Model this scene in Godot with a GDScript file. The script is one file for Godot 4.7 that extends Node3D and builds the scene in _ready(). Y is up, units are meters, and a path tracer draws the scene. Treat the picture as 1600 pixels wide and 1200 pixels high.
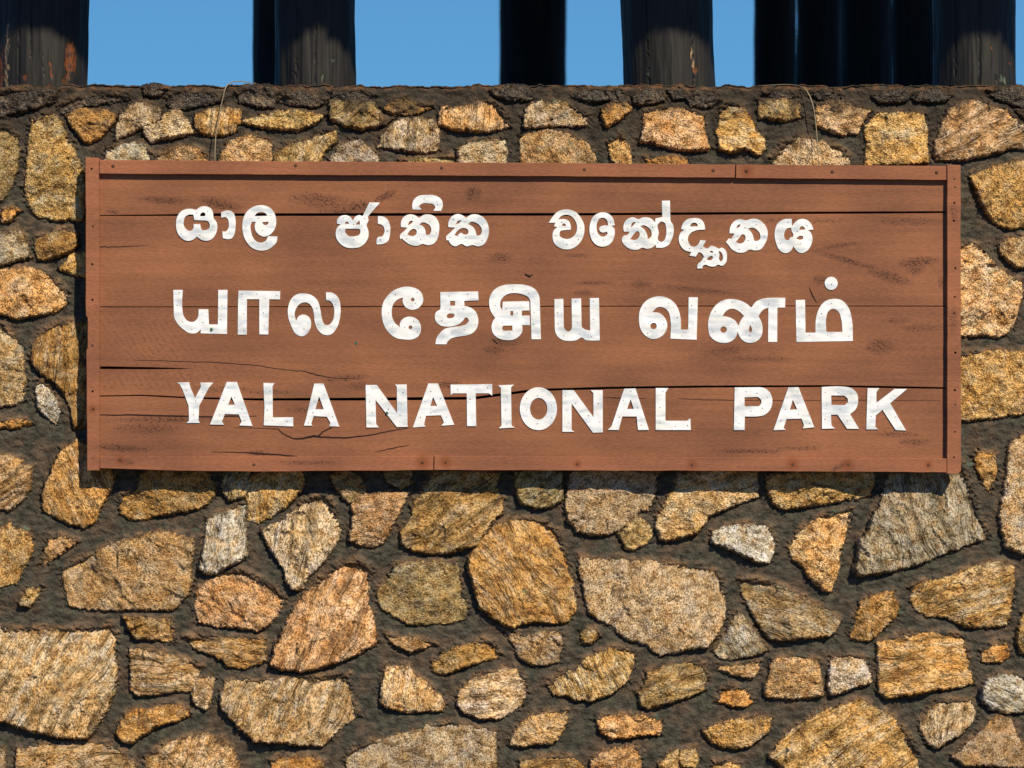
extends Node3D
# A painted timber sign on a rubble stone wall, dark log posts and a clear sky above it.
# The wall's face is the plane z = 0; one photograph pixel is 2 mm on that plane.

const PX := 0.002
const MIDX := 800.0
const MIDY := 600.0
const EYE := 1.65
const G := 0.0034                      # step of the wall's relief grid
const GX0 := -1.72
const GY0 := 0.34
const GW := 1013
const GH := 664
const WALL_TOP := 2.585

var rng := RandomNumberGenerator.new()
var near_edge := PackedFloat32Array()  # per grid node: distance inside the nearest stone (negative outside)
var n_low := FastNoiseLite.new()
var n_mid := FastNoiseLite.new()
var n_fine := FastNoiseLite.new()
var n_ridge := FastNoiseLite.new()
var n_cell := FastNoiseLite.new()
var stone_mats := {}
var mats := {}
var wall: Node3D
var sign_root: Node3D
var stone_count := 0

func lin(r: float, g: float, b: float) -> Color:
	return Color(r / 255.0, g / 255.0, b / 255.0).srgb_to_linear()

func at(px: float, py: float, z: float = 0.0) -> Vector3:
	return Vector3((px - MIDX) * PX, EYE + (MIDY - py) * PX, z)

func noise(kind: int, freq: float, octaves: int, sd: int, fractal: int = FastNoiseLite.FRACTAL_FBM) -> FastNoiseLite:
	var n := FastNoiseLite.new()
	n.noise_type = kind
	n.frequency = freq
	n.fractal_type = fractal if octaves > 1 else FastNoiseLite.FRACTAL_NONE
	n.fractal_octaves = octaves
	n.seed = sd
	return n

func thing(called: String, label: String, category: String, where: Vector3, group: String = "") -> Node3D:
	var o := Node3D.new()
	o.name = called
	add_child(o, true)
	o.position = where
	o.set_meta("label", label)
	o.set_meta("category", category)
	if group != "":
		o.set_meta("group", group)
	return o

func mesh_node(called: String, v: PackedVector3Array, n: PackedVector3Array, idx: PackedInt32Array, m: Material, parent: Node3D, c = null, uv = null) -> MeshInstance3D:
	var a := []
	a.resize(Mesh.ARRAY_MAX)
	a[Mesh.ARRAY_VERTEX] = v
	a[Mesh.ARRAY_NORMAL] = n
	a[Mesh.ARRAY_INDEX] = idx
	if c != null:
		a[Mesh.ARRAY_COLOR] = c
	if uv != null:
		a[Mesh.ARRAY_TEX_UV] = uv
	var am := ArrayMesh.new()
	am.add_surface_from_arrays(Mesh.PRIMITIVE_TRIANGLES, a, [], {}, 0)
	am.surface_set_material(0, m)
	var o := MeshInstance3D.new()
	o.name = called
	o.mesh = am
	o.cast_shadow = GeometryInstance3D.SHADOW_CASTING_SETTING_ON
	parent.add_child(o, true)
	return o

# ---------------------------------------------------------------- textures

func grey(n: FastNoiseLite, w: int, h: int, ow: int, oh: int) -> PackedByteArray:
	var im := n.get_seamless_image(w, h, false, false, 0.12, true)
	if im.get_format() != Image.FORMAT_L8:
		im.convert(Image.FORMAT_L8)
	if w != ow or h != oh:
		im.resize(ow, oh, Image.INTERPOLATE_CUBIC)
	return im.get_data()

func tex(w: int, h: int, data: PackedByteArray, format: int) -> ImageTexture:
	var im := Image.create_from_data(w, h, false, format, data)
	im.generate_mipmaps()
	return ImageTexture.create_from_image(im)

func stone_texture(kind: int) -> StandardMaterial3D:
	# 0 foliated gneiss, 1 rough crystalline, 2 speckled granite; u runs along the foliation
	var sz := 1024 if kind == 0 else 768
	var a := grey(noise(FastNoiseLite.TYPE_SIMPLEX_SMOOTH, [0.030, 0.030, 0.050][kind], 5, 11 + kind), sz / [4, 2, 2][kind], sz, sz, sz)
	var f := grey(noise(FastNoiseLite.TYPE_SIMPLEX, [0.16, 0.15, 0.17][kind], 3, 31 + kind), int(sz / 1.4), sz, sz, sz)
	var q := grey(noise(FastNoiseLite.TYPE_SIMPLEX_SMOOTH, 0.010, 4, 41 + kind), sz / 2, sz, sz, sz)
	var e := grey(noise(FastNoiseLite.TYPE_SIMPLEX_SMOOTH, [0.034, 0.026, 0.05][kind], 4, 51 + kind, FastNoiseLite.FRACTAL_RIDGED), sz / [20, 4, 5][kind], sz, sz, sz)
	var p := grey(noise(FastNoiseLite.TYPE_SIMPLEX, [0.12, 0.12, 0.15][kind], 2, 61 + kind), int(sz / [2.2, 1.4, 2.0][kind]), sz, sz, sz)
	var col := PackedByteArray()
	col.resize(sz * sz * 3)
	var hgt := PackedByteArray()
	hgt.resize(sz * sz)
	var rift := [200.0, 212.0, 244.0][kind] as float      # where the splits between layers begin
	var fleck := [0.385, 0.355, 0.405][kind] as float       # share of dark mica grains
	var base := [0.22, 0.26, 0.16][kind] as float
	for i in sz * sz:
		var av: float = a[i] / 255.0 - 0.5
		var fv: float = f[i] / 255.0 - 0.5
		var s: float = q[i] / 255.0 - 0.5
		var light := 0.93 + base * 1.6 * av + 0.34 * fv + 0.20 * s
		var pale := clampf((av + 0.6 * fv - s) * 2.0, 0.0, 1.0)
		var cl := clampf(0.55 - 2.6 * s, 0.0, 1.0)
		var cr := clampf((e[i] - rift) / 26.0, 0.0, 1.0) * cl
		var mica := clampf((fleck - p[i] / 255.0 + 0.16 * s) * 9.0, 0.0, 1.0)
		var dark := maxf(cr * 0.9, mica * [0.52, 0.6, 0.72][kind])
		light = clampf(light, 0.42, 1.0)
		var k := i * 3
		col[k] = int(lerpf(light * 248.0, 92.0, dark))
		col[k + 1] = int(lerpf(light * (238.0 + 10.0 * pale), 84.0, dark))
		col[k + 2] = int(lerpf(light * (218.0 + 32.0 * pale), 66.0, dark))
		hgt[i] = int(clampf((0.55 + 0.42 * av + 0.50 * fv - 0.46 * cr - 0.13 * mica) * 255.0, 0.0, 255.0))
	var m := StandardMaterial3D.new()
	m.albedo_texture = tex(sz, sz, col, Image.FORMAT_RGB8)
	m.vertex_color_use_as_albedo = true
	m.roughness = 0.78
	m.metallic_specular = 0.4
	m.heightmap_enabled = true
	m.heightmap_texture = tex(sz, sz, hgt, Image.FORMAT_L8)
	m.heightmap_scale = [0.50, 0.62, 0.36][kind]
	return m

func mortar_material() -> StandardMaterial3D:
	var sz := 768
	var a := grey(noise(FastNoiseLite.TYPE_SIMPLEX_SMOOTH, 0.03, 5, 71), sz / 2, sz, sz, sz)
	var f := grey(noise(FastNoiseLite.TYPE_SIMPLEX, 0.16, 3, 72), sz, sz, sz, sz)
	var r := grey(noise(FastNoiseLite.TYPE_SIMPLEX_SMOOTH, 0.012, 4, 73, FastNoiseLite.FRACTAL_RIDGED), sz / 2, sz, sz, sz)
	var col := PackedByteArray()
	col.resize(sz * sz * 3)
	var hgt := PackedByteArray()
	hgt.resize(sz * sz)
	for i in sz * sz:
		var t := (0.5 * a[i] + 0.5 * f[i]) / 255.0
		var c := 0.85 + 1.25 * (t - 0.5)
		if r[i] > 236:
			c *= 0.78
		col[i * 3] = int(clampf(c, 0.0, 1.0) * 255.0)
		col[i * 3 + 1] = int(clampf(c, 0.0, 1.0) * 254.0)
		col[i * 3 + 2] = int(clampf(c, 0.0, 1.0) * 252.0)
		hgt[i] = int(clampf(t * 230.0 - (60.0 if r[i] > 236 else 0.0) + 20.0, 0.0, 255.0))
	var m := StandardMaterial3D.new()
	m.albedo_texture = tex(sz, sz, col, Image.FORMAT_RGB8)
	m.vertex_color_use_as_albedo = true
	m.roughness = 0.78
	m.metallic_specular = 0.35
	m.heightmap_enabled = true
	m.heightmap_texture = tex(sz, sz, hgt, Image.FORMAT_L8)
	m.heightmap_scale = 0.45
	return m

# the paint of the sign: brown paint over sawn planks, flaked where the grain has lifted
const BX0 := 128.0
const BY0 := 240.0
const BWID := 1380.0
const BHEI := 510.0
var spots := []                        # flaked patches: x, y, rx, ry, strength, slant

func flaked(x: float, y: float, rx: float, ry: float, s: float, slant: float = 0.0) -> void:
	spots.append([x, y, rx, ry, s, slant])

func board_material() -> StandardMaterial3D:
	var w := 2048
	var h := 757
	flaked(255, 312, 50, 7, 0.75, 0.05); flaked(345, 318, 40, 10, 0.9, 0.2); flaked(500, 312, 60, 14, 0.75, 0.1); flaked(560, 322, 34, 14, 0.9, 0.0); flaked(600, 306, 22, 8, 1.0, -0.5)
	flaked(535, 330, 46, 6, 0.85); flaked(738, 300, 16, 14, 0.8); flaked(780, 402, 26, 10, 0.75); flaked(900, 398, 22, 4, 0.8); flaked(925, 441, 35, 4, 0.8); flaked(912, 457, 20, 6, 0.9)
	flaked(1000, 443, 20, 8, 0.7); flaked(1090, 452, 70, 5, 0.7, 0.1); flaked(1250, 344, 90, 5, 0.55); flaked(1420, 345, 60, 7, 0.6); flaked(1310, 383, 40, 4, 0.7, -0.15)
	flaked(1320, 405, 60, 6, 0.8, 0.28); flaked(1390, 432, 40, 10, 0.85, 0.25); flaked(1435, 408, 36, 9, 0.95, -0.1); flaked(1430, 418, 16, 14, 0.75); flaked(1282, 436, 16, 8, 0.8)
	flaked(790, 532, 30, 10, 0.8); flaked(770, 545, 20, 8, 0.7); flaked(1130, 548, 40, 8, 0.6, -0.1); flaked(1375, 540, 26, 16, 0.75); flaked(1440, 512, 40, 7, 0.65); flaked(1400, 500, 30, 6, 0.5)
	flaked(1180, 560, 70, 6, 0.5); flaked(560, 602, 20, 8, 0.5); flaked(540, 590, 40, 6, 0.7, -0.1); flaked(350, 608, 60, 7, 0.55); flaked(420, 612, 40, 5, 0.6); flaked(260, 655, 100, 6, 0.8)
	flaked(230, 668, 60, 10, 0.6); flaked(190, 700, 50, 7, 0.9, 0.08); flaked(400, 707, 20, 5, 0.9); flaked(470, 640, 30, 6, 0.5); flaked(700, 600, 24, 7, 0.8); flaked(850, 612, 20, 8, 0.4)
	flaked(1170, 704, 60, 4, 0.8); flaked(1250, 700, 40, 4, 0.7); flaked(1430, 690, 30, 6, 0.7); flaked(1400, 678, 40, 6, 0.6); flaked(1310, 728, 20, 6, 0.8, -0.6); flaked(480, 722, 60, 4, 0.55)
	flaked(175, 330, 12, 4, 0.8); flaked(200, 722, 14, 5, 0.7); flaked(1488, 330, 8, 16, 0.5); flaked(1488, 500, 8, 30, 0.45); flaked(1470, 440, 6, 14, 0.6)
	var lw := 690
	var lh := 255
	var mask := PackedByteArray()
	mask.resize(lw * lh)
	for s in spots:
		var rx: float = s[2]
		var ry: float = s[3]
		for yy in range(maxi(0, int((s[1] - BY0 - ry - rx * absf(s[5])) / 2)), mini(lh, int((s[1] - BY0 + ry + rx * absf(s[5])) / 2) + 1)):
			for xx in range(maxi(0, int((s[0] - BX0 - rx) / 2)), mini(lw, int((s[0] - BX0 + rx) / 2) + 1)):
				var dx: float = (xx * 2 + BX0 - s[0]) / rx
				var dy: float = (yy * 2 + BY0 - s[1] - dx * rx * s[5]) / ry
				var r := dx * dx + dy * dy
				if r < 1.0:
					mask[yy * lw + xx] = maxi(mask[yy * lw + xx], int(255.0 * s[4] * (1.0 - r)))
	var mim := Image.create_from_data(lw, lh, false, Image.FORMAT_L8, mask)
	mim.resize(w, h, Image.INTERPOLATE_BILINEAR)
	mask = mim.get_data()
	var grain := grey(noise(FastNoiseLite.TYPE_SIMPLEX_SMOOTH, 0.05, 5, 81), w / 24, h, w, h)
	var fine := grey(noise(FastNoiseLite.TYPE_SIMPLEX, 0.20, 3, 82), w / 4, h, w, h)
	var crack := grey(noise(FastNoiseLite.TYPE_SIMPLEX_SMOOTH, 0.075, 3, 83, FastNoiseLite.FRACTAL_RIDGED), int(w / 1.7), h, w, h)
	var broad := grey(noise(FastNoiseLite.TYPE_SIMPLEX_SMOOTH, 0.005, 3, 84), w / 2, h, w, h)
	var col := PackedByteArray()
	col.resize(w * h * 3)
	var hgt := PackedByteArray()
	hgt.resize(w * h)
	var tx := BWID / w
	var rust := [Vector3(660, 722, 11), Vector3(696, 722, 9), Vector3(1081, 726, 8), Vector3(1238, 725, 10), Vector3(1325, 726, 9), Vector3(902, 725, 6), Vector3(188, 719, 7), Vector3(450, 0, 0), Vector3(145, 639, 6), Vector3(1450, 726, 6), Vector3(1167, 267, 10)]
	for y in h:
		var py := BY0 + y * tx
		for x in w:
			var i := y * w + x
			var gr: float = grain[i] / 255.0 - 0.5
			var fi: float = fine[i] / 255.0 - 0.5
			var br: float = broad[i] / 255.0 - 0.5
			var px := BX0 + x * tx
			var v := 1.0 + 0.11 * gr + 0.17 * fi + 0.24 * br
			var hh := 0.55 + 0.20 * gr + 0.20 * fi
			var mk: float = mask[i] / 255.0
			var cr: float = crack[i] / 255.0
			var fl := (cr - 0.90 + 0.24 * minf(mk, 0.9)) * 5.0 + fi * 2.4
			if mk < 0.02:
				fl = (cr - 1.0) * 5.0 + fi * 2.6 - 0.50 + gr * 0.5
			else:
				fl -= 0.25 * (1.0 - minf(mk * 4.0, 1.0))
			var dark := 0.0
			if fl > 0.0:
				dark = minf(1.0, fl * 2.7)
				hh -= 0.34 * dark
			v *= 1.0 - 0.20 * mk
			# arcs that the saw left on two of the planks
			if py > 480.0 and py < 606.0:
				var side := 0.0
				if px < 450.0:
					side = (450.0 - px) / 290.0
				elif px > 1300.0:
					side = (px - 1300.0) / 170.0
				if side > 0.0:
					var ph := px * 0.62 - py * 0.42 if px < 700.0 else px * 0.60 + py * 0.50
					var saw := sin(ph + fi * 2.4 + br * 9.0 + gr * 2.0)
					hh += 0.09 * saw * clampf(0.6 + 2.5 * br, 0.0, 1.0) * minf(side * 1.5, 1.0)
					if saw < -0.72 and fi < 0.02:
						v *= 1.0 - 0.13 * clampf(0.6 + 2.5 * br, 0.0, 1.0) * minf(side * 1.5, 1.0)
			var r := 145.0 * v
			var g := 97.0 * v
			var b := 69.0 * v
			r = lerpf(r, 62.0, dark * 0.72)
			g = lerpf(g, 37.0, dark * 0.72)
			b = lerpf(b, 26.0, dark * 0.72)
			col[i * 3] = int(clampf(r, 0.0, 255.0))
			col[i * 3 + 1] = int(clampf(g, 0.0, 255.0))
			col[i * 3 + 2] = int(clampf(b, 0.0, 255.0))
			hgt[i] = int(clampf(hh * 255.0, 0.0, 255.0))
	# rust that has run into the paint round some nails
	for q in rust:
		if q.z < 1.0:
			continue
		var rr: float = q.z * 1.5
		for y in range(int((q.y - rr - BY0) / tx), int((q.y + rr - BY0) / tx)):
			for x in range(int((q.x - rr - BX0) / tx), int((q.x + rr - BX0) / tx)):
				if x < 0 or y < 0 or x >= w or y >= h:
					continue
				var dd := Vector2(BX0 + x * tx - q.x, BY0 + y * tx - q.y).length() / rr
				var i := y * w + x
				var k := clampf(1.15 - dd * 1.25 + (fine[i] / 255.0 - 0.5) * 0.5, 0.0, 1.0) * 0.7
				col[i * 3] = int(lerpf(col[i * 3], 118.0, k))
				col[i * 3 + 1] = int(lerpf(col[i * 3 + 1], 62.0, k))
				col[i * 3 + 2] = int(lerpf(col[i * 3 + 2], 30.0, k))
	var m := StandardMaterial3D.new()
	m.albedo_texture = tex(w, h, col, Image.FORMAT_RGB8)
	m.roughness = 0.72
	m.metallic_specular = 0.4
	m.heightmap_enabled = true
	m.heightmap_texture = tex(w, h, hgt, Image.FORMAT_L8)
	m.heightmap_scale = 0.14
	return m

func metal_material() -> StandardMaterial3D:
	var sz := 512
	var a := grey(noise(FastNoiseLite.TYPE_SIMPLEX_SMOOTH, 0.012, 4, 91), sz, sz, sz, sz)
	var b := grey(noise(FastNoiseLite.TYPE_SIMPLEX_SMOOTH, 0.03, 4, 92), sz / 4, sz, sz, sz)
	var d := grey(noise(FastNoiseLite.TYPE_SIMPLEX_SMOOTH, 0.009, 2, 93), sz, sz, sz, sz)
	var col := PackedByteArray()
	col.resize(sz * sz * 3)
	for i in sz * sz:
		var t := clampf(((0.35 * a[i] + 0.65 * b[i]) / 255.0 - 0.26) * 3.6, 0.0, 1.0)
		var y := clampf((d[i] / 255.0 - 0.60) * 3.0, 0.0, 1.0)
		col[i * 3] = int(210.0 + 40.0 * t)
		col[i * 3 + 1] = int(221.0 + 33.0 * t - 1.0 * y)
		col[i * 3 + 2] = int(228.0 + 27.0 * t - 6.0 * y)
	var m := StandardMaterial3D.new()
	m.albedo_texture = tex(sz, sz, col, Image.FORMAT_RGB8)
	m.uv1_triplanar = true
	m.uv1_scale = Vector3(2.2, 2.2, 2.2)
	m.roughness = 0.42
	m.metallic = 0.12
	m.metallic_specular = 0.5
	m.heightmap_enabled = true
	m.heightmap_texture = tex(sz, sz, d, Image.FORMAT_L8)
	m.heightmap_scale = 0.4
	return m

func plain(c: Color, rough: float, metal: float = 0.0) -> StandardMaterial3D:
	var m := StandardMaterial3D.new()
	m.albedo_color = c
	m.roughness = rough
	m.metallic = metal
	return m

# ---------------------------------------------------------------- stones and mortar

var flecks := []                       # small splashes of green paint: place and size in metres
var drips := []                        # short black runs on the stones

func inside_distance(p: Vector2, poly: PackedVector2Array) -> float:
	var best := 1e9
	var n := poly.size()
	for i in n:
		var c := Geometry2D.get_closest_point_to_segment(p, poly[i], poly[(i + 1) % n])
		best = minf(best, p.distance_squared_to(c))
	best = sqrt(best)
	return best if Geometry2D.is_point_in_polygon(p, poly) else -best

const TONES := {
	"gold": [Vector3(240, 200, 130), Vector3(226, 174, 94)],
	"tan": [Vector3(246, 210, 156), Vector3(234, 184, 116)],
	"pale": [Vector3(248, 222, 180), Vector3(230, 196, 146)],
	"grey": [Vector3(240, 218, 176), Vector3(214, 194, 154)],
	"olive": [Vector3(222, 192, 130), Vector3(194, 164, 104)],
	"ochre": [Vector3(236, 190, 116), Vector3(216, 160, 80)],
	"pink": [Vector3(246, 212, 166), Vector3(234, 184, 124)],
	"white": [Vector3(250, 234, 206), Vector3(220, 204, 174)],
	"black": [Vector3(116, 96, 73), Vector3(66, 61, 55)],
	"dark": [Vector3(120, 98, 74), Vector3(76, 68, 60)],
}

func stone(ox: float, oy: float, sc: float, pts: Array, kind: int, tone: String, deg: float, proud: float = 0.0, far: bool = false) -> void:
	stone_count += 1
	var sd := float(stone_count) * 7.31
	rng.seed = 1000 + stone_count
	var poly := PackedVector2Array()
	var mid := Vector2.ZERO
	var lo := Vector2(1e9, 1e9)
	var hi := Vector2(-1e9, -1e9)
	for i in range(0, pts.size(), 2):
		var w := at(ox + pts[i] * sc, oy + pts[i + 1] * sc)
		var p := Vector2(w.x, w.y)
		poly.append(p)
		mid += p
		lo = lo.min(p)
		hi = hi.max(p)
	mid /= poly.size()
	var step := G if not far else 0.012
	var margin := 0.026
	var i0 := int(floor((lo.x - margin - GX0) / step))
	var i1 := int(ceil((hi.x + margin - GX0) / step))
	var j0 := int(floor((lo.y - margin - GY0) / step))
	var j1 := int(ceil((hi.y + margin - GY0) / step))
	if not far:
		i0 = maxi(i0, 0)
		j0 = maxi(j0, 0)
		i1 = mini(i1, GW - 1)
		j1 = mini(j1, GH - 1)
	var nw := i1 - i0 + 1
	var nh := j1 - j0 + 1
	var ds := PackedFloat32Array()
	ds.resize(nw * nh)
	var zs := PackedFloat32Array()
	zs.resize(nw * nh)
	var size := minf(hi.x - lo.x, hi.y - lo.y)
	var off := rng.randf_range(-0.002, 0.004) + proud
	var tilt := Vector2(rng.randf_range(-0.07, 0.07), rng.randf_range(-0.10, 0.03))
	if tone == "black":
		off -= 0.005
	if size < 0.07:
		off -= 0.002
	var ca := cos(deg_to_rad(deg))
	var sa := sin(deg_to_rad(deg))
	var lip := clampf(size * 0.045, 0.0026, 0.0065) * rng.randf_range(0.7, 1.3)
	var sharp := rng.randf_range(0.002, 0.005)
	var rough := [1.0, 1.35, 0.75][kind] as float
	var stretch := [0.22, 0.6, 0.55][kind] as float
	var bent := rng.randf_range(0.25, 0.9) * (1.0 if kind == 0 else 0.4)
	var step_amp := rng.randf_range(0.6, 1.5)
	var ledge := rng.randf_range(22.0, 44.0)
	# a few broken facets meet on the face
	var fn: Array[Vector3] = []
	for k in rng.randi_range(4, 6):
		var fa := rng.randf() * TAU
		var fs := rng.randf_range(0.04, 0.34)
		var reach := size * rng.randf_range(0.05, 0.36)
		fn.append(Vector3(-cos(fa) * fs, -sin(fa) * fs, fs * reach))
	for j in nh:
		var y := GY0 + (j0 + j) * step
		for i in nw:
			var x := GX0 + (i0 + i) * step
			var k := j * nw + i
			var d := inside_distance(Vector2(x, y), poly)
			if d > -0.02 and d < 0.03:
				d += 0.0034 + 0.0034 * n_low.get_noise_2d(x * 24.0 + sd, y * 24.0) + 0.0042 * n_mid.get_noise_2d(x * 58.0 + sd, y * 58.0) + 0.0022 * n_fine.get_noise_2d(x * 150.0, y * 150.0 + sd)
			ds[k] = d
			var rx := x - mid.x
			var ry := y - mid.y
			var wob := bent * 0.03 * n_low.get_noise_2d(x * 4.0 + sd, y * 4.0 - sd)
			var u := rx * ca + ry * sa
			var v := -rx * sa + ry * ca + wob
			var z := off + tilt.x * rx + tilt.y * ry
			var facet := 0.004
			var jog := 0.006 * n_mid.get_noise_2d(x * 34.0, y * 34.0 + sd)
			for f in fn:
				facet = minf(facet, f.x * (rx + jog) + f.y * (ry - jog) + f.z)
			z += maxf(facet, -0.014)
			z += 0.0035 * n_low.get_noise_2d(x * 9.0 + sd, y * 9.0)
			var lay := v * ledge + 1.7 * n_low.get_noise_2d(u * 9.0 + sd, v * 9.0) + 0.35 * n_mid.get_noise_2d(u * 60.0, v * 60.0 + sd)
			var cell := floorf(lay)
			var h0 := n_fine.get_noise_2d(cell * 17.3 + sd, u * 5.0)
			var h1 := n_fine.get_noise_2d(cell * 17.3 + 17.3 + sd, u * 5.0)
			z += 0.0042 * step_amp * lerpf(h0, h1, smoothstep(0.72, 1.0, lay - cell))
			z += rough * 0.0022 * n_ridge.get_noise_2d(u * 34.0 * stretch + sd, v * 34.0)
			z += rough * 0.0022 * n_mid.get_noise_2d(u * 80.0 * (0.4 + 0.6 * stretch) - sd, v * 80.0)
			z += rough * 0.0011 * n_fine.get_noise_2d(u * 170.0, v * 170.0 + sd)
			if d < lip:
				var q := 1.0 - maxf(d, 0.0) / lip
				z -= sharp * (1.0 - sqrt(maxf(0.0, 1.0 - q * q)))
			if d < 0.0:
				z -= -d * 4.2
			zs[k] = z
			if not far:
				var gk := (j0 + j) * GW + i0 + i
				near_edge[gk] = maxf(near_edge[gk], d)
	# the visible surface: only nodes at or inside the outline
	var id := PackedInt32Array()
	id.resize(nw * nh)
	id.fill(-1)
	var vs := PackedVector3Array()
	var ns := PackedVector3Array()
	var cs := PackedColorArray()
	var uvs := PackedVector2Array()
	var tris := PackedInt32Array()
	var ta: Vector3 = TONES[tone][0]
	var tb: Vector3 = TONES[tone][1]
	var shift := rng.randf_range(0.90, 1.12)
	var warm := rng.randf_range(-0.05, 0.05)
	var uo := Vector2(rng.randf(), rng.randf())
	var tile := 0.95 if kind == 0 else 0.62
	var dirt := Color(0.040, 0.032, 0.025)
	for j in nh - 1:
		for i in nw - 1:
			var k := j * nw + i
			if maxf(maxf(ds[k], ds[k + 1]), maxf(ds[k + nw], ds[k + nw + 1])) < -0.009:
				continue
			for c in [k, k + nw, k + nw + 1, k + 1]:
				if id[c] >= 0:
					continue
				var ci: int = c % nw
				var cj: int = c / nw
				var x := GX0 + (i0 + ci) * step
				var y := GY0 + (j0 + cj) * step
				id[c] = vs.size()
				vs.append(Vector3(x, y, zs[c]))
				var zl := zs[c - 1] if ci > 0 else zs[c]
				var zr := zs[c + 1] if ci < nw - 1 else zs[c]
				var zd := zs[c - nw] if cj > 0 else zs[c]
				var zu := zs[c + nw] if cj < nh - 1 else zs[c]
				ns.append(Vector3(zl - zr, zd - zu, 2.0 * step).normalized())
				var rx := x - mid.x
				var ry := y - mid.y
				var wob := bent * 0.03 * n_low.get_noise_2d(x * 4.0 + sd, y * 4.0 - sd)
				var u := rx * ca + ry * sa
				var v := -rx * sa + ry * ca + wob
				uvs.append(Vector2(u / tile, v / tile) + uo)
				var s := 0.5 + 0.85 * n_low.get_noise_2d(x * 11.0 - sd, y * 11.0) + 0.55 * n_mid.get_noise_2d(u * 60.0 * stretch + sd, v * 60.0)
				s = clampf(s, 0.0, 1.0)
				var tc := ta.lerp(tb, s) / 255.0
				# paler and darker bands along the foliation
				var band := n_low.get_noise_2d(v * (26.0 if kind == 0 else 16.0) + sd * 3.0, u * 3.0) * (1.0 if kind == 0 else 0.5)
				if band > 0.10:
					tc = tc.lerp(Vector3(0.93, 0.86, 0.74), minf(0.5, (band - 0.10) * 1.6))
				elif band < -0.14:
					tc = tc.lerp(tc * Vector3(0.70, 0.69, 0.66), minf(0.85, (-0.14 - band) * 2.6))
				var g2 := n_low.get_noise_2d(x * 19.0 + 2.0 * sd, y * 19.0) + 0.35 * n_mid.get_noise_2d(x * 80.0, y * 80.0 + sd)
				if g2 > 0.12 and tone != "black":          # iron staining in blotches
					tc = tc.lerp(Vector3(0.86, 0.66, 0.38), minf(0.45, (g2 - 0.12) * 1.2))
				elif g2 < -0.16:
					tc = tc.lerp(Vector3(0.80, 0.74, 0.64), minf(0.45, (-0.16 - g2) * 1.4))
				# old brown weathering that has settled in patches
				var old := n_mid.get_noise_2d(x * 21.0 + 3.0 * sd, y * 27.0) + 0.4 * n_fine.get_noise_2d(x * 120.0, y * 120.0 - sd)
				if old > 0.14:
					tc = tc.lerp(tc * Vector3(0.62, 0.56, 0.46), minf(0.8, (old - 0.14) * 2.4))
				var cc := Color(tc.x * shift * 0.985 * (1.0 + warm), tc.y * shift * 1.012, tc.z * shift * 1.09 * (1.0 - warm)).srgb_to_linear()
				# mortar smeared thinly over the rim, widest along the upper edges
				var above := clampf((ds[maxi(c - nw, 0)] - ds[mini(c + nw, nw * nh - 1)]) / (2.0 * step), -0.2, 1.0)
				var smear := ds[c] + 0.007 * n_mid.get_noise_2d(x * 70.0 - sd, y * 70.0) + 0.005 * n_fine.get_noise_2d(x * 190.0, y * 190.0)
				var reach := -0.0012 + 0.0115 * maxf(above, 0.0) * (0.7 + 0.9 * n_low.get_noise_2d(x * 16.0, y * 16.0 + sd))
				if smear < reach:
					cc = cc.lerp(Color(0.125, 0.086, 0.055), clampf((reach - smear) / 0.007, 0.0, 0.9))
				# soot-black weathering that runs down from the top of the wall
				var soot := (y - 2.505 + 0.055 * n_low.get_noise_2d(x * 14.0, y * 5.0) + 0.02 * n_mid.get_noise_2d(x * 90.0, y * 18.0)) / 0.045
				if soot > 0.0:
					cc = cc.lerp(Color(0.042, 0.036, 0.029), minf(soot, 0.75))
				cs.append(marked(x, y, cc))
			var a := id[k]
			tris.append_array([a, id[k + nw], id[k + nw + 1], a, id[k + nw + 1], id[k + 1]])
	if tris.size() == 0:
		return
	mesh_node("stone", vs, ns, tris, stone_mats[3 if tone == "black" else kind], wall, cs, uvs)

func marked(x: float, y: float, c: Color) -> Color:
	for f in flecks:
		var dx: float = (x - f.x) / f.z
		var dy: float = (y - f.y) / f.z
		if dx * dx + dy * dy < 0.8 + 1.3 * n_fine.get_noise_2d(x * 160.0, y * 160.0):
			return c.lerp(Color(0.12, 0.24, 0.18), 0.55)
	for f in drips:
		if absf(x - f.x - 0.004 * n_mid.get_noise_1d(y * 60.0)) < 0.0032 and absf(y - f.y) < f.z:
			return c * 0.22
	return c

func under_sign(x: float, y: float) -> bool:
	return x > -1.25 and x < 1.32 and y > 1.44 and y < 2.27

func top_of_wall(x: float) -> float:
	return WALL_TOP + 0.010 * n_low.get_noise_1d(x * 9.0) + 0.0036 * n_mid.get_noise_1d(x * 38.0) + 0.0010 * n_fine.get_noise_1d(x * 130.0)

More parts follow.
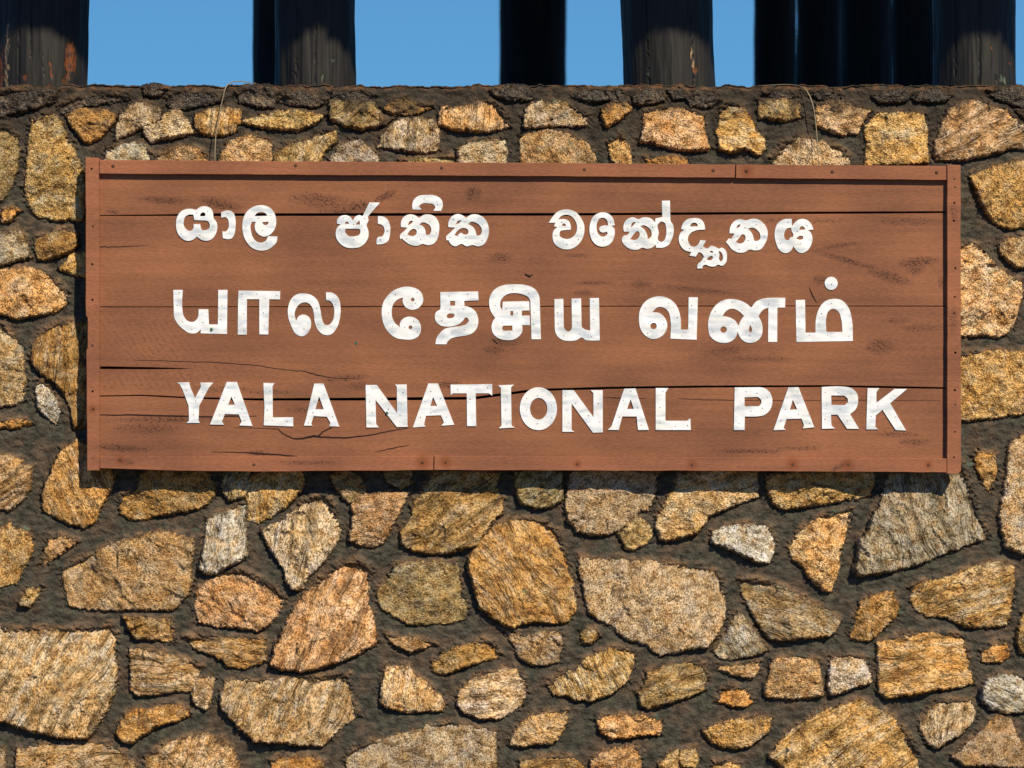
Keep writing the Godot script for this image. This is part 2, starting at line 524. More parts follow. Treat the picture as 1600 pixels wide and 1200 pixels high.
func mortar_color(x: float, y: float, nearness: float, up: float) -> Color:
	var c := Color(0.094, 0.087, 0.065)
	var s := n_low.get_noise_2d(x * 7.0 + 40.0, y * 7.0)
	c = c.lerp(Color(0.130, 0.096, 0.066), clampf(0.30 + 1.6 * s, 0.0, 1.0))
	c = c.lerp(Color(0.066, 0.069, 0.055), clampf(1.4 * n_mid.get_noise_2d(x * 20.0, y * 20.0 + 9.0), 0.0, 0.7))
	# sandy, rusty fringe where the pointing thins out over the stones below it
	var fr := clampf(up * 0.9 + 0.15, 0.0, 1.0) * smoothstep(-0.022, -0.001, nearness) * clampf(0.6 + 1.2 * n_mid.get_noise_2d(x * 17.0, y * 17.0 - 30.0), 0.0, 1.0)
	c = c.lerp(Color(0.29, 0.175, 0.09), 0.9 * fr)
	var soot := (y - 2.33 + 0.10 * n_low.get_noise_2d(x * 8.0, y * 4.0) + 0.03 * n_mid.get_noise_2d(x * 40.0, y * 20.0)) / 0.2
	if soot > 0.0:
		c = c.lerp(Color(0.046, 0.038, 0.029), minf(soot, 0.7))
	if y > WALL_TOP - 0.016:
		c = c.lerp(Color(0.20, 0.105, 0.055), clampf(0.35 + 1.2 * n_mid.get_noise_2d(x * 24.0, y * 30.0), 0.0, 0.85))
	return c

func mortar_relief(x: float, y: float) -> float:
	return -0.0135 + 0.0050 * n_low.get_noise_2d(x * 8.0 + 3.0, y * 8.0) + 0.0028 * n_mid.get_noise_2d(x * 30.0, y * 40.0) + 0.0013 * n_mid.get_noise_2d(x * 26.0 + 7.0, y * 62.0) + 0.0016 * n_fine.get_noise_2d(x * 110.0, y * 160.0)

func build_mortar() -> void:
	var id := PackedInt32Array()
	id.resize(GW * GH)
	id.fill(-1)
	var zs := PackedFloat32Array()
	zs.resize(GW * GH)
	var ups := PackedFloat32Array()
	ups.resize(GW * GH)
	var tops := PackedFloat32Array()
	tops.resize(GW)
	for i in GW:
		tops[i] = top_of_wall(GX0 + i * G)
	for j in GH:
		var y := GY0 + j * G
		for i in GW:
			var k := j * GW + i
			var x := GX0 + i * G
			var d := near_edge[k]
			var z := mortar_relief(x, y)
			var up := 0.0
			if d > -0.022 and j > 0 and j < GH - 1:
				up = clampf((near_edge[k - GW] - near_edge[k + GW]) / (2.0 * G), -1.0, 1.0)
				var t := smoothstep(-0.020, 0.0, minf(d, 0.0))
				z += t * (0.0085 * maxf(up, 0.0) - 0.0105 * maxf(-up, 0.0) + 0.0015)
				if d > 0.006:
					z -= minf(0.02, (d - 0.006) * 1.2)
			ups[k] = up
			zs[k] = z
	var vs := PackedVector3Array()
	var ns := PackedVector3Array()
	var cs := PackedColorArray()
	var uvs := PackedVector2Array()
	var tris := PackedInt32Array()
	for j in GH - 1:
		var y0 := GY0 + j * G
		for i in GW - 1:
			var k := j * GW + i
			if minf(minf(near_edge[k], near_edge[k + 1]), minf(near_edge[k + GW], near_edge[k + GW + 1])) > 0.016:
				continue
			var x0 := GX0 + i * G
			if under_sign(x0, y0) and under_sign(x0 + G, y0 + G):
				continue
			if y0 + G > tops[i] + G or y0 > tops[i + 1] + G:
				continue
			for c in [k, k + GW, k + GW + 1, k + 1]:
				if id[c] >= 0:
					continue
				var ci: int = c % GW
				var cj: int = c / GW
				var x := GX0 + ci * G
				var y := GY0 + cj * G
				id[c] = vs.size()
				var z := zs[c]
				var yy := minf(y, tops[ci])
				var edge := tops[ci] - y
				var nn := Vector3(zs[maxi(c - 1, 0)] - zs[mini(c + 1, zs.size() - 1)], zs[maxi(c - GW, 0)] - zs[mini(c + GW, zs.size() - 1)], 2.0 * G)
				if edge < 0.016:
					var q := clampf(1.0 - edge / 0.016, 0.0, 1.0)
					z -= 0.012 * q * q
					nn.y += 2.0 * G * 1.5 * q
				vs.append(Vector3(x, yy, z))
				ns.append(nn.normalized())
				uvs.append(Vector2(x, y) / 0.55)
				cs.append(marked(x, y, mortar_color(x, y, near_edge[c], ups[c])))
			var a := id[k]
			tris.append_array([a, id[k + GW], id[k + GW + 1], a, id[k + GW + 1], id[k + 1]])
	mesh_node("mortar", vs, ns, tris, mats.mortar, wall, cs, uvs)
	# the level top of the wall, running back under the posts
	vs = PackedVector3Array(); ns = PackedVector3Array(); cs = PackedColorArray(); uvs = PackedVector2Array(); tris = PackedInt32Array()
	var rows := [-0.014, -0.028, -0.05, -0.09, -0.16, -0.28, -0.44]
	for r in rows.size():
		for i in range(0, GW, 2):
			var x := GX0 + i * G
			vs.append(Vector3(x, lerpf(tops[i], WALL_TOP, r / 6.0) - (0.004 if r == 0 else 0.0) + (0.004 * n_mid.get_noise_2d(x * 40.0, r * 3.0) if r > 0 else 0.0), rows[r]))
			ns.append(Vector3(0, 1, 0.25 if r == 0 else 0.0).normalized())
			uvs.append(Vector2(x, rows[r]) / 0.55)
			cs.append(mortar_color(x, WALL_TOP, -0.02, 0.0))
	var rw := (GW + 1) / 2
	for r in rows.size() - 1:
		for i in rw - 1:
			var k := r * rw + i
			tris.append_array([k, k + rw, k + rw + 1, k, k + rw + 1, k + 1])
	mesh_node("wall_top", vs, ns, tris, mats.mortar, wall, cs, uvs)

func build_core() -> void:
	# the body of the wall behind the pointing, and its plainer run to both sides and down to the ground
	var box := BoxMesh.new()
	box.size = Vector3(5.6, WALL_TOP - 0.03, 0.40)
	box.material = mats.core
	var o := MeshInstance3D.new()
	o.name = "core"
	o.mesh = box
	o.position = Vector3(0, (WALL_TOP - 0.03) / 2.0 - 0.01, -0.245)
	wall.add_child(o, true)
	for side in [Rect2(-2.8, -0.02, 1.084, WALL_TOP + 0.01), Rect2(1.716, -0.02, 1.084, WALL_TOP + 0.01), Rect2(-1.72, -0.02, 3.44, 0.364)]:
		var vs := PackedVector3Array()
		var ns := PackedVector3Array()
		var cs := PackedColorArray()
		var uvs := PackedVector2Array()
		var tris := PackedInt32Array()
		var st := 0.02
		var w := int(side.size.x / st)
		var h := int(side.size.y / st)
		for j in h + 1:
			for i in w + 1:
				var x: float = side.position.x + side.size.x * i / w
				var y: float = side.position.y + side.size.y * j / h
				vs.append(Vector3(x, y, mortar_relief(x, y)))
				ns.append(Vector3(0, 0, 1))
				uvs.append(Vector2(x, y) / 0.55)
				cs.append(mortar_color(x, y, -0.02, 0.0))
		for j in h:
			for i in w:
				var k := j * (w + 1) + i
				tris.append_array([k, k + w + 1, k + w + 2, k, k + w + 2, k + 1])
		mesh_node("mortar", vs, ns, tris, mats.mortar, wall, cs, uvs)

func lay_stones() -> void:
	var g := 0.25
	var t := 0.2625
	# black weathered course along the top
	stone(0, 0, t, [-90,545, 80,530, 200,532, 330,540, 320,600, 210,636, 100,660, 20,690, -90,680], 1, "black", 10, 0.004)
	stone(0, 0, t, [345,622, 420,590, 560,560, 740,556, 765,590, 640,608, 500,632, 440,652, 370,680, 340,655], 1, "black", 12, 0.004)
	stone(0, 0, t, [850,520, 910,502, 985,532, 945,562, 860,560], 1, "black", 0, 0.006)
	stone(0, 0, t, [990,600, 1000,560, 1100,545, 1250,555, 1310,600, 1180,630, 1070,652, 1010,640], 1, "black", 5, 0.004)
	stone(0, 0, t, [1410,560, 1460,525, 1600,515, 1640,565, 1620,640, 1500,622, 1420,604], 1, "black", 0, 0.004)
	stone(400, 0, t, [140,570, 240,540, 360,560, 402,612, 340,632, 200,622, 130,602], 1, "black", 0, 0.005)
	stone(400, 0, t, [440,590, 460,540, 640,540, 700,570, 690,600, 560,600], 1, "black", 0, 0.002)
	stone(400, 0, t, [1405,545, 1500,512, 1620,522, 1640,590, 1500,592, 1430,572], 1, "black", 0, 0.006)
	stone(800, 0, t, [380,570, 460,530, 560,540, 570,590, 480,602, 400,587], 1, "black", 0, 0.005)
	stone(800, 0, t, [580,585, 570,545, 640,535, 670,560, 690,610, 640,620], 1, "black", 0, 0.003)
	stone(800, 0, t, [715,575, 790,532, 880,540, 908,590, 840,615, 730,618], 1, "black", 0, 0.006)
	stone(800, 0, t, [1040,580, 1130,530, 1215,570, 1232,602, 1150,636, 1060,632], 1, "black", 10, 0.006)
	stone(800, 0, t, [935,545, 1010,530, 1040,580, 960,584], 1, "black", 0, 0.004)
	stone(1180, 0, t, [50,560, 110,530, 240,540, 260,580, 120,590], 1, "black", 0, 0.002)
	stone(1180, 0, t, [330,560, 420,535, 500,545, 520,590, 420,600], 1, "black", 0, 0.002)
	stone(1180, 0, t, [705,570, 800,542, 890,530, 930,560, 890,602, 740,608], 1, "black", 5, 0.006)
	stone(1180, 0, t, [955,595, 1000,545, 1080,530, 1165,570, 1130,602, 980,602], 1, "black", 0, 0.006)
	stone(1180, 0, t, [1390,545, 1520,522, 1730,522, 1730,620, 1600,642, 1450,592], 1, "black", 10, 0.004)
	stone(1180, 0, t, [1565,660, 1640,640, 1760,650, 1760,740, 1650,740, 1600,700], 1, "dark", 10, 0.002)
	stone(400, 0, t, [700,690, 740,640, 830,690, 760,740, 720,750], 1, "dark", 0, 0.0)
	# the two courses above the sign
	stone(0, 0, t, [390,680, 470,648, 620,655, 685,690, 650,750, 585,822, 520,845, 470,805, 430,745], 1, "gold", 30, 0.004)
	stone(0, 0, t, [715,690, 770,622, 870,606, 952,648, 940,712, 850,752, 760,792, 690,835, 688,780], 1, "pale", 35, 0.002)
	stone(0, 0, t, [862,752, 960,722, 1000,668, 1060,655, 1120,720, 1172,782, 1060,802, 960,822, 890,835, 862,795], 1, "pale", 20, 0.004)
	stone(0, 0, t, [1165,685, 1270,650, 1425,640, 1422,720, 1390,785, 1300,802, 1200,792, 1168,752], 0, "gold", 85, 0.003)
	stone(0, 0, t, [635,890, 720,858, 850,850, 902,915, 890,990, 620,990], 2, "grey", 20)
	stone(0, 0, t, [925,935, 1000,890, 1130,868, 1220,918, 1245,1000, 915,1000], 1, "tan", 20, 0.002)
	stone(0, 0, 1, [342,248, 358,222, 385,212, 405,213, 422,224, 425,248, 404,262, 342,262], 1, "tan", 20, 0.003)
	stone(0, 0, 1, [380,189, 403,183, 430,172, 470,172, 504,181, 490,191, 462,202, 430,199, 398,194], 1, "gold", 10, 0.006)
	stone(400, 0, t, [108,895, 200,860, 320,838, 400,780, 472,772, 472,832, 402,905, 372,970, 108,970], 0, "olive", 62, 0.003)
	stone(400, 0, t, [440,950, 500,872, 540,846, 620,838, 680,890, 722,950, 722,1000, 440,1000], 1, "white", 60, 0.003)
	stone(400, 0, t, [440,605, 540,596, 640,600, 702,612, 732,662, 722,742, 640,757, 540,742, 448,700], 0, "olive", 38, 0.003)
	stone(400, 0, t, [768,645, 800,606, 870,586, 980,620, 1045,632, 960,672, 900,682, 800,672], 1, "gold", 5, 0.005)
	stone(400, 0, t, [728,872, 760,790, 850,706, 960,700, 1050,718, 1082,780, 1082,882, 1010,908, 900,892, 800,876], 0, "pale", 86, 0.006)
	stone(400, 0, t, [1098,642, 1240,638, 1330,598, 1420,610, 1482,680, 1502,752, 1400,777, 1280,772, 1180,762, 1092,742], 0, "tan", 84, 0.005)
	stone(400, 0, t, [1205,890, 1280,850, 1400,838, 1480,828, 1494,900, 1475,1000, 1210,1000], 1, "grey", 20, 0.002)
	stone(400, 0, t, [850,952, 1000,928, 1200,938, 1205,1010, 850,1010], 1, "olive", 0)
	stone(800, 0, t, [76,690, 110,608, 220,588, 310,606, 400,658, 452,690, 445,742, 200,745, 80,757], 1, "pale", 20, 0.005)
	stone(800, 0, t, [538,655, 590,608, 680,588, 714,640, 640,702, 560,750, 545,702], 1, "ochre", 50, 0.003)
	stone(800, 0, t, [46,810, 100,778, 270,778, 345,800, 432,838, 484,910, 505,1010, 56,1010], 2, "tan", -55, 0.003)
	stone(800, 0, t, [575,855, 640,802, 692,860, 708,930, 712,1010, 630,1010, 588,932], 1, "olive", -70, 0.002)
	stone(800, 0, t, [788,668, 880,638, 1000,638, 1080,658, 1132,690, 1144,800, 1175,882, 1060,889, 940,874, 870,852, 768,832, 788,742], 1, "pink", 20, 0.004)
	stone(800, 0, t, [1248,645, 1300,612, 1370,628, 1412,690, 1442,760, 1502,830, 1504,882, 1470,914, 1380,872, 1300,898, 1238,882, 1222,790], 0, "gold", -8, 0.006)
	stone(1180, 0, t, [25,605, 130,588, 262,600, 272,692, 200,708, 28,694], 1, "olive", 20, 0.004)
	stone(800, 0, t, [800,945, 900,928, 1040,948, 1055,1010, 800,1010], 1, "ochre", 0)
	stone(1180, 0, t, [368,625, 430,600, 530,598, 600,648, 682,660, 642,722, 602,792, 530,798, 450,772, 366,748], 1, "pale", 20, 0.006)
	stone(1180, 0, t, [658,735, 730,678, 850,668, 1002,680, 1018,770, 1024,962, 940,974, 790,980, 656,980, 662,850], 1, "gold", 12, 0.004)
	stone(1180, 0, t, [1148,665, 1230,608, 1300,598, 1400,638, 1500,640, 1560,718, 1640,800, 1650,870, 1500,884, 1380,914, 1230,950, 1076,944, 1072,850, 1108,760], 0, "pink", 28, 0.006)
	stone(1180, 0, t, [96,940, 180,848, 260,818, 400,848, 502,880, 554,930, 556,1020, 90,1020], 1, "grey", 75, 0.003)
	# left of the sign
	stone(0, 140, g, [-130,225, 40,232, 98,290, 114,380, 102,480, 70,582, 8,690, -130,730], 2, "olive", 30, 0.004)
	stone(0, 140, g, [196,195, 260,168, 330,146, 372,200, 402,270, 444,330, 474,430, 500,500, 530,580, 528,700, 520,812, 360,812, 250,797, 188,747, 156,660, 158,560, 168,470, 176,330], 1, "gold", 40, 0.006)
	stone(0, 140, g, [18,755, 90,728, 112,760, 60,812, 12,820], 1, "ochre", 35)
	stone(0, 140, g, [-130,880, 40,888, 122,886, 164,960, 178,1042, 100,1062, 0,1092, -130,1110], 1, "pale", 60, 0.003)
	stone(0, 140, g, [226,925, 330,888, 430,876, 482,900, 482,970, 420,1012, 300,1052, 238,1058, 212,990], 1, "ochre", 15, 0.005)
	stone(0, 140, g, [376,1112, 430,1030, 540,1010, 560,1170, 440,1155], 1, "gold", 30)
	stone(0, 0, 1, [-30,427, 10,422, 45,418, 70,427, 91,443, 103,458, 101,476, 85,486, 50,492, 22,496, 7,489, -30,482], 1, "tan", 58, 0.005)
	stone(0, 0, 1, [49,542, 62,521, 85,507, 110,502, 150,500, 160,560, 155,660, 118,668, 110,640, 98,609, 85,596, 62,581, 51,569], 0, "ochre", 86, 0.004)
	stone(0, 420, g, [236,705, 270,696, 302,750, 342,820, 364,890, 344,968, 310,934, 258,884, 226,842, 226,760], 1, "white", 60, 0.002)
	stone(0, 420, g, [-130,335, 0,335, 42,388, 102,438, 133,480, 144,600, 158,720, 142,824, 60,854, -130,860], 1, "tan", 50, 0.005)
	stone(0, 420, g, [-130,946, 60,946, 160,942, 194,965, 100,988, -130,994], 1, "gold", 0)
	# right of the sign
	stone(1400, 200, g, [468,300, 540,266, 640,238, 780,216, 900,226, 900,610, 720,624, 640,602, 588,550, 546,480, 516,400], 1, "gold", 50, 0.006)
	stone(1400, 200, g, [645,740, 700,698, 760,682, 900,685, 900,862, 760,864, 698,812, 648,772], 1, "tan", 20, 0.003)
	stone(0, 0, 1, [1470,392, 1490,386, 1515,381, 1537,390, 1551,410, 1573,430, 1596,440, 1598,456, 1591,481, 1583,506, 1573,521, 1560,525, 1530,522, 1502,525, 1470,521], 1, "pink", 30, 0.006)
	stone(0, 0, 1, [1470,556, 1515,552, 1550,548, 1585,550, 1650,545, 1650,646, 1600,646, 1560,651, 1525,654, 1500,656, 1470,651], 1, "gold", 40, 0.006)
	stone(1200, 700, g, [1325,15, 1420,35, 1433,110, 1417,200, 1390,276, 1358,242, 1348,200, 1308,130, 1298,60], 1, "gold", 60, 0.002)
	stone(0, 0, 1, [1579,692, 1605,680, 1650,690, 1650,862, 1600,863, 1572,852, 1566,825, 1563,800, 1569,775, 1574,740, 1577,710], 2, "pink", 40, 0.006)
	# just under the sign
	stone(0, 700, g, [-130,45, 60,52, 150,88, 192,118, 182,240, 130,332, 50,388, -130,372], 0, "tan", 35, 0.004)
	stone(0, 700, g, [480,-50, 388,10, 348,100, 306,190, 266,290, 270,392, 390,452, 520,494, 592,464, 622,372, 682,270, 714,170, 644,40], 0, "gold", -72, 0.006)
	stone(0, 700, g, [888,150, 858,250, 760,288, 742,350, 756,412, 820,448, 900,453, 970,418, 1100,397, 1240,378, 1292,342, 1334,295, 1344,240, 1282,140, 1080,120], 1, "ochre", -18, 0.005)
	stone(0, 700, g, [1392,140, 1398,280, 1430,322, 1520,302, 1562,240, 1562,130], 0, "olive", 70, 0.002)
	stone(0, 0, 1, [383,813, 386,775, 395,742, 415,730, 470,730, 474,755, 453,784, 428,804, 402,818], 0, "gold", 76, 0.004)
	stone(400, 700, g, [472,160, 500,240, 540,292, 580,342, 622,336, 662,300, 684,268, 650,180, 560,130], 1, "olive", 20)
	stone(0, 0, 1, [598,735, 606,752, 628,763, 641,755, 641,732], 1, "olive", 0)
	stone(400, 700, g, [598,350, 640,308, 700,288, 800,278, 870,276, 948,278, 902,380, 862,450, 822,540, 782,602, 720,617, 650,602, 586,572, 598,510, 613,430], 1, "pink", 5, 0.006)
	stone(400, 700, g, [1098,140, 1038,260, 978,370, 976,430, 906,530, 918,602, 1000,642, 1100,658, 1200,653, 1280,623, 1382,602, 1442,500, 1533,390, 1534,320, 1504,240, 1534,140, 1300,120], 0, "gold", 34, 0.007)
	stone(800, 700, g, [24,150, 36,290, 66,342, 130,362, 210,368, 272,352, 308,320, 314,260, 302,150, 160,120], 0, "olive", 40, 0.005)
	stone(800, 700, g, [372,150, 352,260, 336,370, 356,450, 408,517, 490,533, 610,533, 702,503, 752,442, 802,382, 852,392, 888,300, 914,160, 640,120], 2, "pale", 20, 0.006)
	stone(800, 700, g, [720,485, 770,428, 842,458, 878,520, 852,587, 760,633, 708,622, 688,560, 662,532], 1, "olive", 30)
	stone(800, 700, g, [1022,150, 998,260, 956,350, 906,440, 906,490, 938,562, 980,573, 1060,552, 1150,523, 1192,482, 1232,412, 1340,373, 1440,333, 1533,307, 1538,140, 1280,120], 1, "tan", 16, 0.007)
	stone(1200, 700, g, [-5,170, 6,290, 38,342, 90,378, 200,362, 400,342, 480,313, 560,317, 642,292, 664,220, 664,130, 340,115], 1, "gold", 10, 0.007)
	stone(1200, 700, g, [762,150, 728,270, 698,360, 648,440, 636,520, 578,570, 567,680, 552,740, 562,788, 640,783, 800,758, 940,723, 1100,663, 1220,613, 1374,562, 1374,520, 1322,440, 1292,350, 1262,240, 1232,150, 1200,90, 1000,100], 0, "grey", -74, 0.008)
	# the broad field of stones below
	stone(0, 700, g, [-130,500, 20,500, 60,478, 90,518, 160,518, 193,610, 183,690, 122,802, 92,853, 0,868, -130,850], 2, "olive", 60, 0.004)
	stone(0, 700, g, [308,568, 380,548, 474,590, 400,632, 342,682, 290,728, 256,724, 278,650], 1, "tan", 35)
	stone(0, 700, g, [168,882, 248,864, 222,930, 182,988, 126,978], 1, "gold", 60)
	stone(0, 700, g, [388,760, 450,718, 600,658, 700,598, 830,563, 990,528, 1110,543, 1193,573, 1198,680, 1173,780, 1198,830, 1153,930, 1092,1003, 1040,1008, 920,1003, 720,1013, 600,1008, 520,1003, 428,983, 408,900, 388,830], 2, "tan", -32, 0.008)
	stone(0, 700, g, [1298,440, 1400,398, 1440,388, 1490,345, 1530,350, 1528,420, 1528,540, 1528,680, 1440,723, 1340,773, 1290,773, 1246,742, 1268,670, 1288,540], 0, "white", 84, 0.007)
	stone(0, 0, 1, [307,925, 325,904, 350,894, 375,891, 398,902, 425,917, 444,935, 438,950, 426,970, 402,984, 380,981, 340,979, 311,971, 302,950], 1, "pink", -45, 0.003)
	stone(400, 700, g, [42,520, 130,468, 230,398, 330,308, 420,293, 462,330, 493,420, 523,500, 503,580, 442,682, 362,762, 292,843, 266,885, 228,873, 198,830, 168,740, 118,660, 78,610], 0, "pale", 80, 0.007)
	stone(0, 0, 1, [535,879, 560,876, 581,890, 576,915, 573,945, 581,960, 587,990, 586,1006, 560,1019, 535,1031, 500,1041, 465,1047, 440,1044, 426,1038, 431,1012, 444,985, 457,955, 474,930, 500,904, 520,889], 0, "pink", 66, 0.007)
	stone(400, 700, g, [868,740, 930,718, 1040,718, 1160,713, 1253,723, 1273,800, 1288,900, 1323,1000, 1303,1072, 1200,1098, 1080,1103, 950,1098, 880,1063, 798,1012, 762,950, 768,880, 838,810], 2, "olive", 20, 0.004)
	stone(0, 0, 1, [770,824, 793,812, 820,810, 850,814, 869,830, 879,855, 886,880, 895,905, 899,935, 898,956, 885,971, 865,973, 840,969, 815,973, 803,979, 790,976, 775,966, 751,948, 744,925, 741,905, 732,885, 737,865, 750,844], 0, "gold", -54, 0.009)
	stone(0, 0, 1, [1114,832, 1130,823, 1160,819, 1190,820, 1204,828, 1211,845, 1209,865, 1201,879, 1185,877, 1160,865, 1135,853, 1115,846], 1, "white", -20, 0.006)
	stone(0, 0, 1, [906,872, 930,875, 960,871, 985,879, 1015,876, 1050,883, 1087,885, 1120,894, 1128,910, 1129,925, 1134,940, 1133,965, 1121,988, 1106,1008, 1075,1013, 1050,1019, 1032,1023, 1020,1016, 1010,1006, 995,1001, 980,998, 965,986, 955,976, 935,969, 921,955, 916,938, 915,925, 911,905, 905,890], 2, "pale", 56, 0.009)
	stone(0, 0, 1, [1154,905, 1175,905, 1200,911, 1215,914, 1240,926, 1265,941, 1295,957, 1311,970, 1303,986, 1293,993, 1270,994, 1245,996, 1222,1001, 1205,996, 1191,985, 1184,970, 1169,945, 1159,925], 0, "tan", -18, 0.006)
	stone(800, 900, g, [1408,238, 1440,255, 1502,340, 1562,420, 1593,465, 1500,493, 1420,513, 1370,528, 1300,508, 1262,470, 1288,420, 1338,360, 1378,290], 0, "pale", -58, 0.003)
	stone(1200, 700, g, [522,378, 517,440, 482,540, 447,640, 437,740, 412,830, 396,893, 350,883, 290,833, 248,780, 218,730, 148,680, 136,630, 168,560, 228,490, 320,428, 440,398], 1, "tan", 42, 0.006)
	stone(1200, 700, g, [897,880, 930,838, 1050,828, 1170,788, 1300,738, 1450,712, 1533,750, 1538,860, 1523,950, 1513,1030, 1493,1103, 1400,1118, 1260,1113, 1190,1088, 1100,1053, 1010,1053, 930,1013, 897,960], 0, "gold", 22, 0.008)
	stone(1200, 900, g, [558,240, 578,170, 640,128, 780,98, 813,190, 793,250, 722,322, 682,372, 632,403, 520,393, 507,370], 1, "ochre", 45, 0.003)
	stone(0, 900, g, [-130,325, 60,333, 200,328, 400,333, 580,328, 640,308, 690,308, 728,370, 718,450, 718,550, 723,640, 693,740, 663,830, 603,920, 542,1008, 440,1003, 330,988, 200,963, 80,923, 0,898, -130,870], 0, "tan", 60, 0.009)
	stone(0, 900, g, [778,263, 900,268, 1050,273, 1088,330, 1083,400, 1050,418, 980,393, 860,388, 818,340], 1, "gold", 10, 0.004)
	stone(0, 900, g, [813,458, 900,458, 990,478, 1100,508, 1200,538, 1253,570, 1233,650, 1200,728, 1110,713, 1000,738, 860,743, 818,712, 818,600], 0, "tan", -4, 0.005)
	stone(0, 900, g, [1238,628, 1333,638, 1323,700, 1313,790, 1280,833, 1218,802, 1198,730], 1, "pink", 60, 0.002)
	stone(0, 0, 1, [287,997, 315,995, 350,996, 385,998, 411,997, 416,1015, 414,1033, 400,1038, 375,1045, 355,1041, 349,1030, 325,1021, 304,1013], 0, "gold", -8, 0.004)
	stone(0, 900, g, [738,940, 800,858, 880,828, 1000,818, 1100,803, 1163,840, 1183,875, 1100,908, 1000,923, 900,983, 820,1033, 770,1028, 732,990], 1, "ochre", 25, 0.004)
	stone(0, 0, 1, [344,1085, 352,1067, 375,1062, 400,1065, 440,1059, 480,1059, 520,1055, 545,1055, 549,1085, 553,1105, 559,1119, 540,1131, 520,1149, 502,1164, 470,1163, 440,1158, 400,1157, 378,1139, 359,1120, 347,1105], 0, "tan", 66, 0.008)
	stone(0, 0, 1, [27,1172, 60,1165, 100,1161, 140,1159, 175,1166, 196,1178, 212,1200, 217,1260, 28,1260, 25,1195], 0, "tan", 12, 0.006)
	stone(0, 0, 1, [227,1185, 245,1171, 265,1162, 290,1154, 320,1147, 346,1158, 361,1172, 371,1195, 375,1260, 222,1260], 0, "tan", 62, 0.006)
	stone(0, 0, 1, [-40,1163, 4,1175, 7,1260, -40,1260], 1, "tan", 30)
	stone(400, 900, g, [812,373, 880,382, 960,392, 1080,407, 1113,430, 1040,448, 960,473, 900,443, 838,412], 1, "tan", 5, 0.002)
	stone(400, 900, g, [1178,480, 1250,448, 1340,428, 1420,402, 1483,420, 1523,490, 1490,523, 1350,548, 1220,593, 1150,613, 1108,590, 1103,540], 1, "ochre", 18, 0.004)
	stone(400, 900, g, [818,568, 880,557, 950,568, 988,620, 1052,660, 1092,710, 1152,740, 1173,800, 1163,838, 1070,843, 960,848, 870,833, 788,802, 783,700, 803,620], 0, "tan", 80, 0.004)
	stone(0, 0, 1, [717,1082, 735,1064, 755,1054, 780,1047, 805,1044, 819,1062, 821,1085, 816,1100, 800,1113, 775,1123, 750,1121, 725,1113, 715,1100], 0, "pale", 8, 0.006)
	stone(0, 0, 1, [543,1180, 560,1167, 600,1154, 640,1144, 670,1134, 700,1129, 740,1137, 773,1145, 773,1170, 776,1260, 538,1260], 2, "pale", 45, 0.008)
	stone(0, 0, 1, [424,1190, 440,1182, 480,1183, 506,1192, 510,1260, 423,1260], 1, "ochre", 10, 0.003)
	stone(0, 0, 1, [791,985, 805,984, 820,994, 850,989, 875,987, 877,1010, 873,1033, 855,1039, 830,1039, 812,1026, 801,1008], 1, "pink", -20, 0.004)
	stone(800, 900, g, [438,348, 510,338, 533,380, 492,423, 438,418], 1, "gold", 20)
	stone(800, 900, g, [227,680, 300,618, 400,588, 450,528, 560,478, 640,447, 710,452, 763,480, 768,540, 743,600, 723,660, 662,703, 560,758, 480,778, 400,768, 340,743, 258,742], 0, "gold", -62, 0.006)
	stone(800, 900, g, [787,730, 828,680, 848,610, 940,567, 1050,547, 1120,532, 1193,560, 1213,640, 1198,712, 1100,753, 970,793, 850,823, 807,795], 0, "gold", 16, 0.006)
	stone(800, 900, g, [1296,553, 1400,557, 1543,538, 1533,600, 1500,633, 1420,623, 1298,587], 1, "tan", 5, 0.002)
	stone(800, 900, g, [1306,710, 1360,688, 1460,707, 1513,780, 1470,813, 1380,808, 1287,787], 1, "ochre", 20)
	stone(800, 900, g, [7,1000, 58,930, 128,868, 240,853, 333,848, 338,900, 302,992, 250,1043, 150,1048, 60,1063, -8,1052], 1, "tan", 30, 0.004)
	stone(800, 900, g, [526,900, 580,868, 700,867, 850,877, 928,910, 923,992, 800,988, 700,1003, 620,1013, 556,972], 1, "tan", 4, 0.005)
	stone(800, 900, g, [1206,970, 1260,938, 1350,908, 1500,887, 1615,892, 1605,962, 1560,1003, 1480,1063, 1380,1078, 1280,1058, 1227,1012], 1, "gold", 20, 0.005)
	stone(800, 900, g, [497,1160, 560,1108, 650,1078, 760,1068, 803,1120, 812,1460, 485,1460], 1, "tan", 40, 0.004)
	stone(800, 900, g, [57,1170, 160,1138, 300,1128, 400,1147, 443,1200, 455,1460, 45,1460], 0, "ochre", 8, 0.004)
	stone(800, 900, g, [927,1185, 980,1118, 1032,1088, 1036,1150, 1034,1460, 925,1460], 1, "olive", 20, 0.002)
	stone(800, 900, g, [1048,1100, 1140,1088, 1163,1140, 1143,1195, 1058,1185], 1, "olive", 20, 0.002)
	stone(800, 900, g, [1257,1170, 1340,1153, 1420,1178, 1436,1460, 1255,1460], 1, "gold", 20, 0.002)
	stone(1200, 900, g, [-15,690, 8,640, 28,530, 130,507, 230,507, 303,530, 323,620, 338,742, 240,758, 130,768, 0,753, -15,730], 1, "tan", 10, 0.005)
	stone(1200, 900, g, [398,508, 480,492, 560,498, 613,530, 633,620, 638,662, 570,683, 480,713, 390,743, 377,690, 392,600], 1, "white", 40, 0.006)
	stone(1200, 900, g, [687,420, 800,387, 950,352, 1080,357, 1222,377, 1243,460, 1263,570, 1278,672, 1200,693, 1060,703, 900,733, 740,758, 697,720, 692,600], 0, "gold", 4, 0.008)
	stone(1200, 900, g, [1337,480, 1400,428, 1490,417, 1513,500, 1460,533, 1347,538], 1, "ochre", 10, 0.003)
